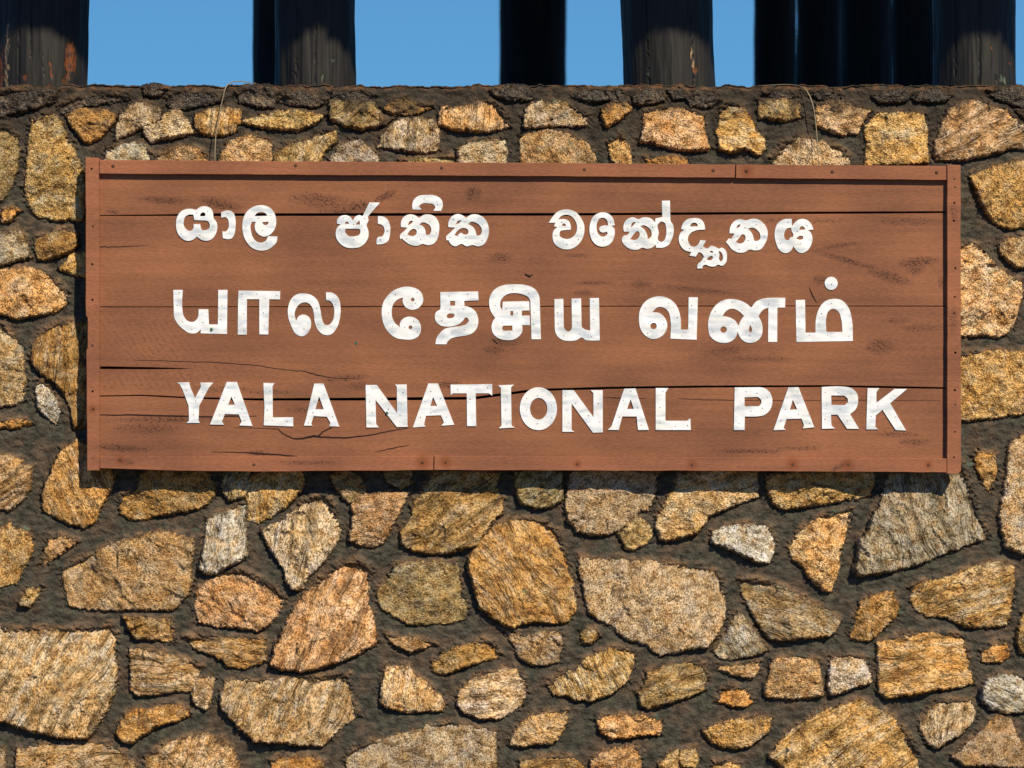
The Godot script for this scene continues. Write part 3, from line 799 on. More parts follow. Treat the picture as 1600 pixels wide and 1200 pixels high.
	stone(1200, 900, g, [1337,710, 1370,658, 1450,617, 1540,627, 1700,640, 1700,840, 1560,853, 1460,853, 1390,823, 1347,782], 0, "white", -28, 0.006)
	stone(1200, 900, g, [957,910, 1010,848, 1060,788, 1150,777, 1270,777, 1298,840, 1283,900, 1212,982, 1130,1023, 1060,1073, 1000,1042, 957,960], 0, "grey", 74, 0.006)
	stone(1200, 900, g, [1157,1130, 1250,1048, 1330,968, 1440,867, 1520,897, 1543,980, 1593,1060, 1700,1120, 1700,1190, 1560,1193, 1400,1183, 1240,1178], 2, "pink", 40, 0.006)
	stone(1200, 900, g, [17,1120, 110,998, 230,918, 330,847, 430,817, 570,777, 680,828, 762,868, 842,958, 902,1038, 938,1100, 936,1220, 880,1320, 520,1400, 200,1330, 98,1200], 0, "gold", 35, 0.008)
	stone(1200, 900, g, [1567,330, 1600,238, 1720,228, 1720,495, 1590,473, 1562,420], 1, "ochre", 60, 0.005)
	# plainer stones carry the wall on past the picture
	var r2 := RandomNumberGenerator.new()
	r2.seed = 5
	for j in 13:
		for i in 27:
			var x := -760.0 + i * 118.0 + (59.0 if j % 2 else 0.0) + r2.randf_range(-14, 14)
			var y := 190.0 + j * 98.0 + r2.randf_range(-12, 12)
			var rx := r2.randf_range(40, 54)
			var ry := r2.randf_range(32, 42)
			var pts := []
			var n := r2.randi_range(7, 9)
			var turn := r2.randf() * TAU
			for k in n:
				var a := turn + TAU * k / n
				var q := r2.randf_range(0.82, 1.12)
				pts.append_array([x + cos(a) * rx * q, y + sin(a) * ry * q])
			var kind := r2.randi_range(0, 2)
			var tone: String = ["gold", "tan", "pale", "grey", "olive", "pink", "ochre"][r2.randi_range(0, 6)]
			var deg := r2.randf_range(-80, 80)
			if (x > -105 and x < 1705 and y < 1300) or x < -530 or x > 2130 or y > 1390:
				continue
			stone(0, 0, 1, pts, kind, tone, deg, 0.003, true)

# ---------------------------------------------------------------- the sign

const RAIL_Z := 0.070                  # front of the frame
const PLANK_Z := 0.0515                # front of the planks
const BACK_Z := 0.026

func spx(px: float, py: float) -> Vector2:
	# the sign stands a little nearer than the wall, so a pixel spans a little less
	return Vector2((px - MIDX) * PX * 0.9937, (MIDY - py) * PX * 0.9937)

func area2(p: PackedVector2Array) -> float:
	var a := 0.0
	for i in p.size():
		var q := p[(i + 1) % p.size()]
		a += p[i].x * q.y - q.x * p[i].y
	return a

func inset(p: PackedVector2Array, by: float) -> PackedVector2Array:
	var out := PackedVector2Array()
	var n := p.size()
	var s := signf(area2(p))
	for i in n:
		var a := (p[i] - p[(i + n - 1) % n]).normalized()
		var b := (p[(i + 1) % n] - p[i]).normalized()
		var na := Vector2(-a.y, a.x) * s
		var nb := Vector2(-b.y, b.x) * s
		var m := na + nb
		m = na if m.length() < 0.3 else m / maxf(m.dot(na), 0.4)
		out.append(p[i] + m * by)
	return out

# a board or plate of the given outline (in the sign's plane), with eased front edges
func slab(called: String, outline: PackedVector2Array, z0: float, z1: float, ease_by: float, m: Material, parent: Node3D, holes: Array = [], textured: bool = true) -> MeshInstance3D:
	var st := SurfaceTool.new()
	st.begin(Mesh.PRIMITIVE_TRIANGLES)
	var loops := [outline]
	loops.append_array(holes)
	var fronts := []
	for k in loops.size():
		var p: PackedVector2Array = loops[k]
		var want := 1.0 if k == 0 else -1.0
		if signf(area2(p)) != want:
			p.reverse()
		loops[k] = p
		# outer loop shrinks, holes grow
		fronts.append(inset(p, ease_by if k == 0 else -ease_by))
	var flat: PackedVector2Array = fronts[0]
	for k in range(1, fronts.size()):
		flat = bridged(flat, fronts[k])
	var tri := Geometry2D.triangulate_polygon(flat)
	if tri.is_empty():
		print("could not triangulate ", called, " ", flat.size())
	for side in 2:
		var z := z1 if side == 0 else z0
		st.set_normal(Vector3(0, 0, 1.0 if side == 0 else -1.0))
		for i in range(0, tri.size(), 3):
			var a := flat[tri[i]]
			var b := flat[tri[i + 1]]
			var c := flat[tri[i + 2]]
			var clockwise := (b - a).cross(c - a) < 0.0
			if clockwise != (side == 0):
				var h := b
				b = c
				c = h
			for q in [a, b, c]:
				st.set_uv(board_uv(q))
				st.add_vertex(Vector3(q.x, q.y, z))
	for k in loops.size():
		var p: PackedVector2Array = loops[k]
		var f: PackedVector2Array = fronts[k]
		var n := p.size()
		for i in n:
			var j := (i + 1) % n
			var e := (p[j] - p[i]).normalized()
			var out := Vector3(e.y, -e.x, 0)
			var ring := [Vector3(p[i].x, p[i].y, z0), Vector3(p[j].x, p[j].y, z0), Vector3(p[j].x, p[j].y, z1 - ease_by), Vector3(p[i].x, p[i].y, z1 - ease_by)]
			quad(st, ring, out)
			quad(st, [ring[3], ring[2], Vector3(f[j].x, f[j].y, z1), Vector3(f[i].x, f[i].y, z1)], (out + Vector3(0, 0, 1)).normalized())
	var am := st.commit()
	am.surface_set_material(0, m)
	var o := MeshInstance3D.new()
	o.name = called
	o.mesh = am
	parent.add_child(o, true)
	return o

func board_uv(q: Vector2) -> Vector2:
	return Vector2((q.x / (PX * 0.9937) + MIDX - BX0) / BWID, (MIDY - q.y / (PX * 0.9937) - BY0) / BHEI)

func quad(st: SurfaceTool, r: Array, nrm: Vector3) -> void:
	st.set_normal(nrm)
	for i in [0, 3, 2, 0, 2, 1]:
		var v: Vector3 = r[i]
		st.set_uv(board_uv(Vector2(v.x, v.y)))
		st.add_vertex(v)

func bridged(outer: PackedVector2Array, hole: PackedVector2Array) -> PackedVector2Array:
	var best := 1e9
	var bi := 0
	var bj := 0
	for i in outer.size():
		for j in hole.size():
			var d := outer[i].distance_squared_to(hole[j])
			if d < best:
				# the cut may cross no edge of either loop
				var clear := true
				for k in outer.size():
					var k2 := (k + 1) % outer.size()
					if k != i and k2 != i and outer[k].distance_squared_to(outer[i]) > 1e-12 and outer[k2].distance_squared_to(outer[i]) > 1e-12 and Geometry2D.segment_intersects_segment(outer[i], hole[j], outer[k], outer[k2]) != null:
						clear = false
						break
				if clear:
					best = d
					bi = i
					bj = j
	var out := PackedVector2Array()
	var slip := (hole[bj] - outer[bi]).orthogonal().normalized() * 0.00002
	for i in bi + 1:
		out.append(outer[i])
	for j in hole.size() + 1:
		out.append(hole[(bj + j) % hole.size()] + (slip if j == hole.size() else Vector2.ZERO))
	out.append(outer[bi] + slip)
	for i in range(bi + 1, outer.size()):
		out.append(outer[i])
	return out

# a traced outline; gentle turns become curves, sharp ones stay corners
func curve(ox: float, oy: float, sc: float, pts: Array, corner: float) -> PackedVector2Array:
	var p := PackedVector2Array()
	for i in range(0, pts.size(), 2):
		var q := spx(ox + pts[i] * sc, oy + pts[i + 1] * sc)
		if p.is_empty() or p[p.size() - 1].distance_to(q) > 0.0002:
			p.append(q)
	if corner <= 0.0:
		return p
	var n := p.size()
	var tan_in := []
	var tan_out := []
	for i in n:
		var a := p[i] - p[(i + n - 1) % n]
		var b := p[(i + 1) % n] - p[i]
		if absf(a.angle_to(b)) > deg_to_rad(corner):
			tan_in.append(a.normalized())
			tan_out.append(b.normalized())
		else:
			var d := (a.normalized() * b.length() + b.normalized() * a.length()).normalized()
			if a.length() > 2.6 * b.length():
				d = a.normalized()
			elif b.length() > 2.6 * a.length():
				d = b.normalized()
			tan_in.append(d)
			tan_out.append(d)
	var out := PackedVector2Array()
	for i in n:
		var j := (i + 1) % n
		var l := p[i].distance_to(p[j])
		var m := 4 if l > 0.004 else 2
		var straight := (p[j] - p[i]).normalized()
		if (tan_out[i] as Vector2).dot(straight) > 0.9995 and (tan_in[j] as Vector2).dot(straight) > 0.9995:
			m = 1
		for k in m:
			out.append(p[i].bezier_interpolate(p[i] + tan_out[i] * l / 3.0, p[j] - tan_in[j] * l / 3.0, p[j], k / float(m)))
	return out

func circle(ox: float, oy: float, sc: float, cx: float, cy: float, rx: float, ry: float, n: int = 20) -> Array:
	var a := []
	for i in n:
		a.append_array([cx + rx * cos(TAU * i / n), cy + ry * sin(TAU * i / n)])
	return a

# a letter cut from sheet metal and nailed to the planks
func letter(ox: float, oy: float, sc: float, outline: Array, holes: Array = [], corner: float = 62.0) -> void:
	var o := curve(ox, oy, sc, outline, corner)
	var hs := []
	for h in holes:
		hs.append(curve(ox, oy, sc, h, corner))
	var lift := rng.randf_range(0.0016, 0.0026)
	var piece := slab("letter", o, PLANK_Z - 0.0005, PLANK_Z + lift, 0.0004, mats.metal, sign_root, hs)
	# small nails near the edge of the sheet
	var st := SurfaceTool.new()
	st.begin(Mesh.PRIMITIVE_TRIANGLES)
	var lo := Vector2(1e9, 1e9)
	var hi := -lo
	for q in o:
		lo = lo.min(q)
		hi = hi.max(q)
	var spot: Array[Vector2] = []
	for tries in 400:
		var q := Vector2(rng.randf_range(lo.x, hi.x), rng.randf_range(lo.y, hi.y))
		if inside_distance(q, o) < 0.008:
			continue
		var good := true
		for h in hs:
			if inside_distance(q, h) > -0.006:
				good = false
		for w in spot:
			if w.distance_to(q) < 0.034:
				good = false
		if good:
			spot.append(q)
		if spot.size() >= 9:
			break
	for q in spot:
		dome(st, Vector3(q.x, q.y, PLANK_Z + lift - 0.0004), rng.randf_range(0.0018, 0.0026), 0.0009)
	if spot.size():
		var am := st.commit()
		am.surface_set_material(0, mats.nail)
		var mi := MeshInstance3D.new()
		mi.name = "nail_heads"
		mi.mesh = am
		mi.set_meta("kind", "stuff")
		piece.add_child(mi, true)

func dome(st: SurfaceTool, c: Vector3, r: float, h: float) -> void:
	var n := 8
	for i in n:
		var a := TAU * i / n
		var b := TAU * (i + 1) / n
		var p := Vector3(cos(a), sin(a), 0)
		var q := Vector3(cos(b), sin(b), 0)
		var rim := [c + p * r, c + q * r, c + q * r * 0.6 + Vector3(0, 0, h), c + p * r * 0.6 + Vector3(0, 0, h)]
		quad(st, rim, ((p + q) * 0.5 + Vector3(0, 0, 0.6)).normalized())
		st.set_normal(Vector3(0, 0, 1))
		for v in [c + Vector3(0, 0, h), rim[2], rim[3]]:
			st.set_uv(Vector2(0, 0))
			st.add_vertex(v)

func board(called: String, pts: Array, z0: float, z1: float, ease_by: float = 0.0012) -> MeshInstance3D:
	# sawn by hand: the long edges are never quite straight
	var p := curve(0, 0, 1, pts, 0)
	var q := PackedVector2Array()
	var sway := 0.0005 if called == "plank" else 0.0011
	for i in p.size():
		var a := p[i]
		var b := p[(i + 1) % p.size()]
		var m := maxi(1, int(a.distance_to(b) / 0.04))
		for k in m:
			var c := a.lerp(b, k / float(m))
			if k > 0:
				c += (b - a).orthogonal().normalized() * sway * (n_low.get_noise_2d(c.x * 9.0, c.y * 9.0) + 0.5 * n_mid.get_noise_2d(c.x * 40.0, c.y * 40.0))
			q.append(c)
	return slab(called, q, z0, z1, ease_by, mats.board if called == "plank" else mats.rail, sign_root)

func frame_nail(px: float, py: float, parent: MeshInstance3D) -> void:
	var q := spx(px, py)
	var st := SurfaceTool.new()
	st.begin(Mesh.PRIMITIVE_TRIANGLES)
	dome(st, Vector3(q.x, q.y, RAIL_Z - 0.0004), rng.randf_range(0.0054, 0.0066), 0.0014)
	var am := st.commit()
	am.surface_set_material(0, mats.rust_nail)
	var mi := MeshInstance3D.new()
	mi.name = "nail"
	mi.mesh = am
	parent.add_child(mi, true)

# a crack in the planks: a thin dark slit cut as a sliver sunk into the face
func crack(pts: Array, parent: MeshInstance3D) -> void:
	var st := SurfaceTool.new()
	st.begin(Mesh.PRIMITIVE_TRIANGLES)
	for i in range(0, pts.size() - 3, 3):
		var a := spx(pts[i], pts[i + 1])
		var b := spx(pts[i + 3], pts[i + 4])
		var n := (b - a).orthogonal().normalized()
		var wa: float = pts[i + 2] * PX * 0.5
		var wb: float = pts[i + 5] * PX * 0.5
		var m := 5
		for k in m:
			var t0 := k / float(m)
			var t1 := (k + 1) / float(m)
			var j0 := 0.0 if k == 0 else 0.0011 * n_fine.get_noise_1d((a.x + (b.x - a.x) * t0) * 900.0)
			var j1 := 0.0 if k == m - 1 else 0.0011 * n_fine.get_noise_1d((a.x + (b.x - a.x) * t1) * 900.0)
			var p := a.lerp(b, t0) + n * j0
			var q := a.lerp(b, t1) + n * j1
			var w0 := lerpf(wa, wb, t0)
			var w1 := lerpf(wa, wb, t1)
			quad(st, [Vector3(p.x + n.x * w0, p.y + n.y * w0, PLANK_Z + 0.0004), Vector3(q.x + n.x * w1, q.y + n.y * w1, PLANK_Z + 0.0004), Vector3(q.x - n.x * w1, q.y - n.y * w1, PLANK_Z + 0.0004), Vector3(p.x - n.x * w0, p.y - n.y * w0, PLANK_Z + 0.0004)], Vector3(0, 0, 1))
	var am := st.commit()
	am.surface_set_material(0, mats.crack)
	var mi := MeshInstance3D.new()
	mi.name = "crack"
	mi.mesh = am
	parent.add_child(mi, true)

func build_sign() -> void:
	rng.seed = 77
	sign_root = thing("park_sign", "brown painted timber sign board with white metal letters in three scripts on the wall", "sign", Vector3(0, EYE, 0))
	# planks; the slits that run in from their ends are cut right through
	var p1 := board("plank", [150,262, 400,263, 800,266, 1200,269, 1484,272, 1484,330, 1200,331, 900,333, 560,333, 330,333.5, 220,335.5, 150,336], BACK_Z, PLANK_Z)
	var p2 := board("plank", [150,337.2, 230,337.2, 330,337.2, 560,337.2, 900,336.6, 1200,334.6, 1484,332.6, 1484,478, 1200,477.6, 800,478.2, 400,479, 150,479.2], BACK_Z, PLANK_Z - 0.001)
	var p3 := board("plank", [150,480.2, 400,480, 800,479.4, 1200,478.6, 1484,479, 1484,605.5, 1300,602.2, 1100,602.8, 950,604.8, 850,607.6, 820,610, 740,620.4, 560,621.8, 400,622.8, 300,621, 220,617.2, 150,618.5, 150,576.6, 240,577, 300,576.2, 240,574.2, 150,572.6], BACK_Z, PLANK_Z)
	var p4 := board("plank", [150,620, 220,618.8, 300,623, 400,626, 560,626, 740,624.6, 820,613.8, 850,611, 950,608, 1100,605.8, 1300,604.8, 1484,608, 1484,728, 800,726, 150,724], BACK_Z, PLANK_Z - 0.0015)
	crack([213,563,0.6, 260,564,1.0, 340,566.5,1.3, 400,571,1.1, 440,577,1.0, 478,580.5,1.3, 494,586,1.8, 520,590.5,0.9, 562,592,0.4], p3)
	crack([152,648,0.8, 210,648,1.6, 290,650,1.6, 330,651,1.2, 400,650,0.6], p4)
	crack([365,668,0.4, 435,670,0.8, 441,677,1.0, 458,685,1.2, 472,685,2.2, 490,681,3.0, 505,683,1.8, 540,684,1.6, 575,680,1.2, 610,673,1.0, 640,668,0.6], p4)
	crack([497,681,2.0, 505,674,1.6, 518,668,1.2], p4)
	crack([330,706,0.5, 385,707,1.0, 400,709,2.0, 430,710,1.6, 460,713,1.4, 470,713.5,0.5], p4)
	crack([586,706,0.4, 610,701,1.0, 640,695,0.5], p4)
	crack([155,385.5,0.9, 190,385,0.8, 232,383,0.3], p2)
	crack([820,428,2.2, 827,432,3.0, 833,429,0.8], p2)
	crack([770,530,1.8, 774,534,2.6, 778,538,0.8], p3)
	crack([1265,449,0.6, 1270,461,1.6, 1277,473,0.6], p2)
	crack([1060,622,0.4, 1100,624.5,0.7, 1230,625.5,0.6, 1350,625,0.6, 1470,625.5,0.4], p4)
	crack([940,620,0.4, 960,621,0.8, 1010,622,0.4], p4)
	# frame
	var fd := BACK_Z + 0.001
	var ta := board("top_rail", [155.6,250.2, 400,252, 800,254.4, 1148.4,257.2, 1147.8,278.2, 800,275.4, 400,273.2, 155.6,271.6], fd, RAIL_Z)
	var tb := board("top_rail", [1149.8,257.4, 1300,258.2, 1478.2,259.6, 1478.2,281.6, 1300,280, 1149.6,278.6], fd, RAIL_Z - 0.0008)
	var ba := board("bottom_rail", [156.2,713.4, 400,713.6, 677.2,712.4, 677,734.6, 400,737, 280,735.6, 156.4,731.6], fd, RAIL_Z)
	var bb := board("bottom_rail", [678.6,712.4, 900,713.6, 1200,715, 1478.6,716.4, 1478.6,738.4, 1200,736.2, 900,735.4, 678.4,734.4], fd, RAIL_Z + 0.0006)
	var sa := board("side_stile", [134,246, 154.8,246.6, 155.6,400, 155.6,560, 155.8,735, 136.6,735.6, 136,600, 135.2,548, 137.4,544, 137.6,497, 134.6,493, 134.4,400], BACK_Z, RAIL_Z + 0.001)
	var sb := board("side_stile", [1479.4,257.6, 1500.4,258, 1500.8,480, 1501,736, 1496,740.6, 1479.4,740.4, 1479.6,500], BACK_Z, RAIL_Z + 0.001)
	for y in [264, 354, 413, 468.6, 540, 611.5, 639.5, 716]:
		frame_nail(145 + rng.randf_range(-2, 1), y, sa)
	for y in [280, 292.5, 317, 345, 419, 464, 489.5, 551, 609.5, 632.5, 674.5, 714.5]:
		frame_nail(1490.5 + rng.randf_range(-1.5, 2), y, sb)
	for q in [[177, 260], [462, 259], [690, 263], [913, 265.5], [1114, 267]]:
		frame_nail(q[0], q[1], ta)
	for q in [[1166, 267.5], [1300, 269], [1463, 270]]:
		frame_nail(q[0], q[1], tb)
	for q in [[188, 719], [397, 726], [660, 723]]:
		frame_nail(q[0], q[1], ba)
	for q in [[696, 723], [902, 725.5], [1081, 726.5], [1238, 726], [1325, 726], [1450, 727]]:
		frame_nail(q[0], q[1], bb)
	# battens that carry the board off the wall
	for px in [300, 800, 1300]:
		slab("batten", curve(0, 0, 1, [px - 25, 280, px + 25, 280, px + 25, 710, px - 25, 710], 0), -0.05, BACK_Z - 0.0005, 0.001, mats.crack, sign_root)
	letters()
	# green paint splashed on two of the letters and one plank
	for s in [[330, 515, 4.0, 7.0], [604.5, 645, 4.5, 6.0], [556, 536, 5.0, 7.0]]:
		var pts := []
		for i in 11:
			var r := rng.randf_range(0.6, 1.1)
			pts.append_array([s[0] + s[2] * 0.5 * r * cos(TAU * i / 11), s[1] + s[3] * 0.5 * r * sin(TAU * i / 11)])
		slab("paint_splash", curve(0, 0, 1, pts, 80), PLANK_Z - 0.001, PLANK_Z + (0.0012 if s[0] == 556 else 0.0042), 0.0002, mats.green, sign_root)

func letters() -> void:
	var k := 0.125
	# first line
	letter(260, 290, k, [115,480, 130,390, 180,320, 250,290, 320,290, 370,300, 400,275, 460,255, 520,265, 565,300, 580,350, 585,400, 625,460, 632,530, 610,610, 560,670, 490,690, 430,675, 378,635, 330,675, 260,690, 190,660, 140,600],
		[[210,470, 230,390, 280,362, 332,362, 345,430, 480,435, 520,450, 538,490, 530,530, 490,555, 440,555, 425,520, 420,478, 335,480, 330,540, 290,565, 240,540, 215,500], [415,380, 430,345, 455,333, 482,350, 480,380]])
	letter(260, 290, k, [680,330, 740,310, 800,315, 840,350, 860,420, 860,520, 845,610, 810,660, 750,668, 700,655, 695,570, 740,570, 770,530, 775,470, 765,420, 740,395, 682,400])
	letter(260, 290, k, [1268,630, 1385,635, 1375,700, 1330,755, 1260,800, 1180,812, 1090,790, 1010,720, 960,620, 945,500, 955,420, 990,340, 1050,280, 1130,248, 1210,245, 1290,275, 1340,330, 1365,400, 1368,480, 1340,560, 1275,622, 1215,638, 1150,610, 1110,560, 1100,500, 1112,450, 1065,452, 1048,500, 1055,570, 1080,650, 1130,700, 1190,710, 1240,685],
		[[1098,380, 1130,342, 1180,328, 1230,342, 1262,375], [1195,455, 1275,450, 1265,480, 1230,492, 1205,478]])
	k = 0.175
	letter(500, 290, k, [150,340, 150,310, 175,275, 220,262, 265,275, 292,310, 310,280, 345,262, 380,270, 440,148, 535,150, 430,270, 432,310, 415,350, 430,400, 432,450, 410,500, 360,545, 300,557, 230,550, 180,520, 145,470, 138,420, 155,370, 185,345],
		[[218,340, 230,322, 248,322, 258,342], [315,346, 350,310, 355,346], [225,385, 345,385, 358,405, 350,435, 310,450, 250,445, 226,418]])
	letter(500, 290, k, [515,270, 560,275, 600,300, 622,345, 622,440, 605,495, 560,520, 505,525, 503,490, 515,460, 555,450, 572,420, 570,375, 550,350, 515,340])
	letter(500, 290, k, [822,175, 840,120, 880,90, 950,82, 1030,88, 1080,120, 1097,170, 1080,225, 1010,225, 1030,195, 1015,168, 970,158, 910,160, 882,182, 905,215, 825,212])
	letter(500, 290, k, [722,370, 720,330, 745,280, 800,255, 850,265, 882,288, 930,258, 985,258, 1035,285, 1062,340, 1062,410, 1045,480, 1010,520, 960,532, 915,520, 870,537, 800,525, 750,490, 730,470, 715,480, 712,445, 755,400, 778,374],
		[[785,355, 795,322, 815,310, 830,320, 810,340], [778,435, 810,395, 840,385, 862,402, 858,430, 835,448, 802,446], [885,348, 910,328, 950,335, 985,365, 992,400, 975,435, 945,440, 940,400, 918,362]])
	letter(500, 290, k, [1145,370, 1145,330, 1170,280, 1225,252, 1270,262, 1302,288, 1350,258, 1410,258, 1460,285, 1495,335, 1508,400, 1495,470, 1460,525, 1410,542, 1360,530, 1310,542, 1262,520, 1210,542, 1165,520, 1145,485, 1128,490, 1125,455, 1160,420, 1205,374],
		[[1212,345, 1230,315, 1262,308, 1240,335], [1322,343, 1350,322, 1390,330, 1430,360, 1445,400, 1430,440, 1397,447, 1390,410, 1365,368], [1200,440, 1225,405, 1270,378, 1310,385, 1325,412, 1315,435, 1285,435, 1260,418, 1240,430, 1225,450]])
	k = 0.15
	letter(840, 300, k, [115,320, 150,265, 200,210, 265,183, 330,182, 400,210, 450,265, 485,340, 487,420, 465,490, 420,550, 360,588, 300,597, 230,580, 175,535, 155,465, 165,405, 205,362, 170,358, 185,318],
		[[215,285, 245,250, 300,235, 350,250, 390,295, 410,350, 405,410, 380,455, 330,485, 280,485, 235,460, 228,430, 240,405, 270,398, 347,392, 345,345, 325,300, 280,280], [254,352, 262,332, 277,325, 290,335, 296,352]])
	letter(840, 300, k, [540,390, 550,320, 580,255, 630,220, 680,210, 740,225, 785,270, 805,347, 770,350, 800,380, 805,430, 790,490, 750,545, 690,568, 630,560, 580,520, 550,460],
		[[615,370, 625,310, 645,278, 690,268, 722,292, 735,346, 670,352, 645,370, 645,400, 670,420, 725,412, 730,435, 700,460, 660,460, 630,430]])
	letter(840, 300, k, [900,412, 893,370, 910,310, 950,272, 1000,262, 1055,282, 1090,265, 1140,262, 1190,280, 1226,318, 1228,275, 1300,258, 1295,90, 1380,88, 1385,290, 1412,340, 1420,410, 1400,490, 1360,555, 1310,578, 1235,580, 1230,548, 1190,580, 1140,592, 1092,578, 1050,598, 980,598, 920,565, 880,510, 880,480, 905,452, 935,447, 960,412],
		[[975,370, 980,332, 1000,313, 1025,315], [965,490, 1020,418, 1045,405, 1062,425, 1055,470, 1020,498], [1072,356, 1100,345, 1150,365, 1185,410, 1185,460, 1150,490, 1140,440, 1112,387], [1252,340, 1285,305, 1320,315, 1340,370, 1340,440, 1320,500, 1290,522, 1258,500, 1264,420]])
	k = 0.1625
	letter(1040, 310, k, [150,295, 165,245, 210,200, 270,188, 330,195, 370,235, 382,298, 285,310, 240,335, 217,380, 227,430, 265,465, 300,455, 335,400, 390,405, 360,460, 400,480, 440,455, 490,470, 512,482, 540,472, 580,500, 592,560, 580,620, 540,648, 512,636, 470,655, 420,650, 385,637, 360,648, 355,672, 305,675, 310,635, 350,595, 370,560, 345,525, 320,515, 290,560, 230,550, 247,515, 190,500, 140,445, 128,380, 145,330, 182,300],
		[[238,270, 250,242, 275,232, 303,242, 312,266], [425,518, 435,502, 455,508, 460,524], [395,590, 420,560, 450,552, 458,570, 442,590], [510,507, 530,512, 548,545, 548,590, 530,606, 514,580, 520,545]])
	letter(1040, 310, k, [615,335, 620,285, 655,225, 710,198, 775,210, 830,195, 890,200, 945,240, 980,300, 982,370, 955,440, 915,490, 860,500, 810,492, 760,518, 700,520, 640,490, 600,440, 580,420, 610,382, 632,390, 665,337],
		[[682,290, 695,257, 722,247, 715,268], [677,420, 730,350, 758,345, 770,370, 760,410, 725,433], [793,290, 840,280, 890,310, 912,350, 905,395, 870,408, 852,400, 840,350, 817,312]])
	letter(1040, 310, k, [1055,300, 1080,240, 1140,200, 1215,195, 1218,268, 1240,235, 1290,200, 1350,200, 1400,240, 1425,298, 1372,303, 1400,330, 1415,390, 1400,450, 1360,505, 1300,525, 1260,500, 1232,460, 1205,505, 1150,525, 1100,500, 1065,430, 1050,360],
		[[1145,330, 1165,292, 1211,280, 1214,315, 1232,352, 1225,370, 1203,373, 1188,400, 1160,398, 1143,370], [1288,300, 1298,275, 1318,265, 1340,283, 1344,300], [1258,384, 1295,358, 1325,364, 1325,386, 1298,396]])
	# second line
	k = 0.1875
	letter(250, 430, k, [107,122, 187,122, 182,270, 195,340, 230,382, 275,388, 308,360, 320,283, 400,283, 405,410, 480,410, 482,122, 560,122, 555,490, 335,485, 338,450, 300,482, 250,484, 190,450, 140,400, 112,330])
	letter(250, 430, k, [652,128, 1000,132, 998,202, 908,200, 900,495, 825,493, 825,200, 722,200, 720,495, 645,495, 648,200], [], 0)
	letter(250, 430, k, [1380,142, 1440,148, 1485,190, 1502,260, 1495,370, 1465,450, 1420,495, 1370,498, 1320,465, 1290,400, 1280,320, 1262,260, 1225,228, 1180,230, 1140,265, 1120,320, 1132,382, 1150,345, 1190,328, 1230,340, 1255,380, 1255,430, 1230,480, 1180,510, 1130,490, 1090,420, 1065,340, 1065,270, 1090,200, 1140,158, 1200,152, 1260,165, 1310,210, 1335,290, 1350,370, 1370,410, 1400,415, 1430,390, 1450,320, 1445,260, 1415,215, 1382,208])
	k = 0.125
	letter(580, 430, k, [355,650, 290,590, 260,520, 255,440, 275,360, 320,310, 395,278, 390,320, 405,370, 450,415, 510,432, 570,420, 620,380, 648,320, 640,250, 600,190, 540,158, 450,142, 370,152, 280,190, 200,260, 145,350, 128,440, 135,540, 165,640, 230,730, 310,785, 400,802, 510,802, 580,770, 618,700, 615,620, 570,550, 510,520, 450,520, 390,550, 356,605],
		[circle(0, 0, 1, 517, 305, 22, 22, 14), circle(0, 0, 1, 489, 652, 24, 24, 14)])
	letter(580, 430, k, [862,210, 1335,202, 1343,315, 1162,322, 1165,382, 1230,400, 1290,440, 1330,510, 1338,580, 1320,660, 1270,720, 1200,750, 1080,770, 1000,790, 955,830, 930,865, 800,862, 815,790, 860,720, 920,670, 1010,650, 1130,630, 1195,605, 1217,565, 1200,534, 1170,530, 1145,570, 1100,608, 1030,635, 940,643, 860,625, 810,580, 793,520, 810,460, 865,416],
		[[985,322, 1047,322, 1047,380, 985,380], [940,512, 960,485, 1030,480, 1042,505, 1020,530, 955,537]])
	k = 0.1375
	letter(740, 430, k, [245,485, 205,430, 178,350, 175,290, 200,210, 260,145, 350,110, 470,103, 590,112, 680,145, 735,210, 752,290, 765,728, 658,728, 645,300, 625,255, 560,218, 470,203, 400,210, 340,245, 305,300, 303,350, 325,402, 330,300, 632,295, 635,400, 548,402, 548,460, 638,458, 640,568, 552,568, 552,640, 520,690, 450,732, 360,737, 270,710, 215,650, 203,580, 220,520],
		[[418,408, 450,408, 450,458, 418,458], [440,572, 440,630, 340,630, 322,601, 340,574]])
	letter(740, 430, k, [918,270, 1020,268, 1025,580, 1045,625, 1075,640, 1105,625, 1118,580, 1113,265, 1222,262, 1228,580, 1260,612, 1325,628, 1320,260, 1425,258, 1435,742, 1320,742, 1270,735, 1230,708, 1170,738, 1090,748, 1010,735, 950,690, 922,600])
	k = 0.2375
	letter(980, 420, k, [285,460, 285,330, 270,280, 240,255, 205,252, 165,285, 215,292, 250,325, 265,375, 250,420, 215,452, 165,462, 120,440, 90,400, 78,340, 85,270, 120,215, 170,187, 230,182, 290,205, 330,250, 350,310, 355,400, 402,400, 405,187, 466,187, 458,467],
		[circle(0, 0, 1, 174, 376, 21, 21, 14)])
	letter(980, 420, k, [535,400, 535,340, 560,270, 600,225, 660,200, 720,202, 780,225, 818,255, 850,215, 900,195, 960,190, 1042,190, 1040,255, 990,255, 988,482, 928,482, 930,255, 895,270, 865,312, 885,350, 892,400, 880,450, 850,478, 800,487, 760,470, 735,435, 728,412, 715,450, 680,480, 620,487, 575,470, 545,440],
		[[628,310, 655,275, 690,262, 730,275, 770,310, 745,345, 733,375, 715,345, 675,320], circle(0, 0, 1, 635, 400, 21, 21, 14), [810,368, 820,390, 822,408, 812,422, 802,408, 803,390]])
	letter(980, 420, k, [1110,205, 1172,203, 1175,420, 1240,420, 1245,320, 1270,250, 1310,210, 1360,197, 1410,205, 1455,250, 1480,330, 1487,475, 1115,482], [[1312,415, 1312,320, 1325,280, 1355,263, 1390,280, 1410,330, 1418,415]])
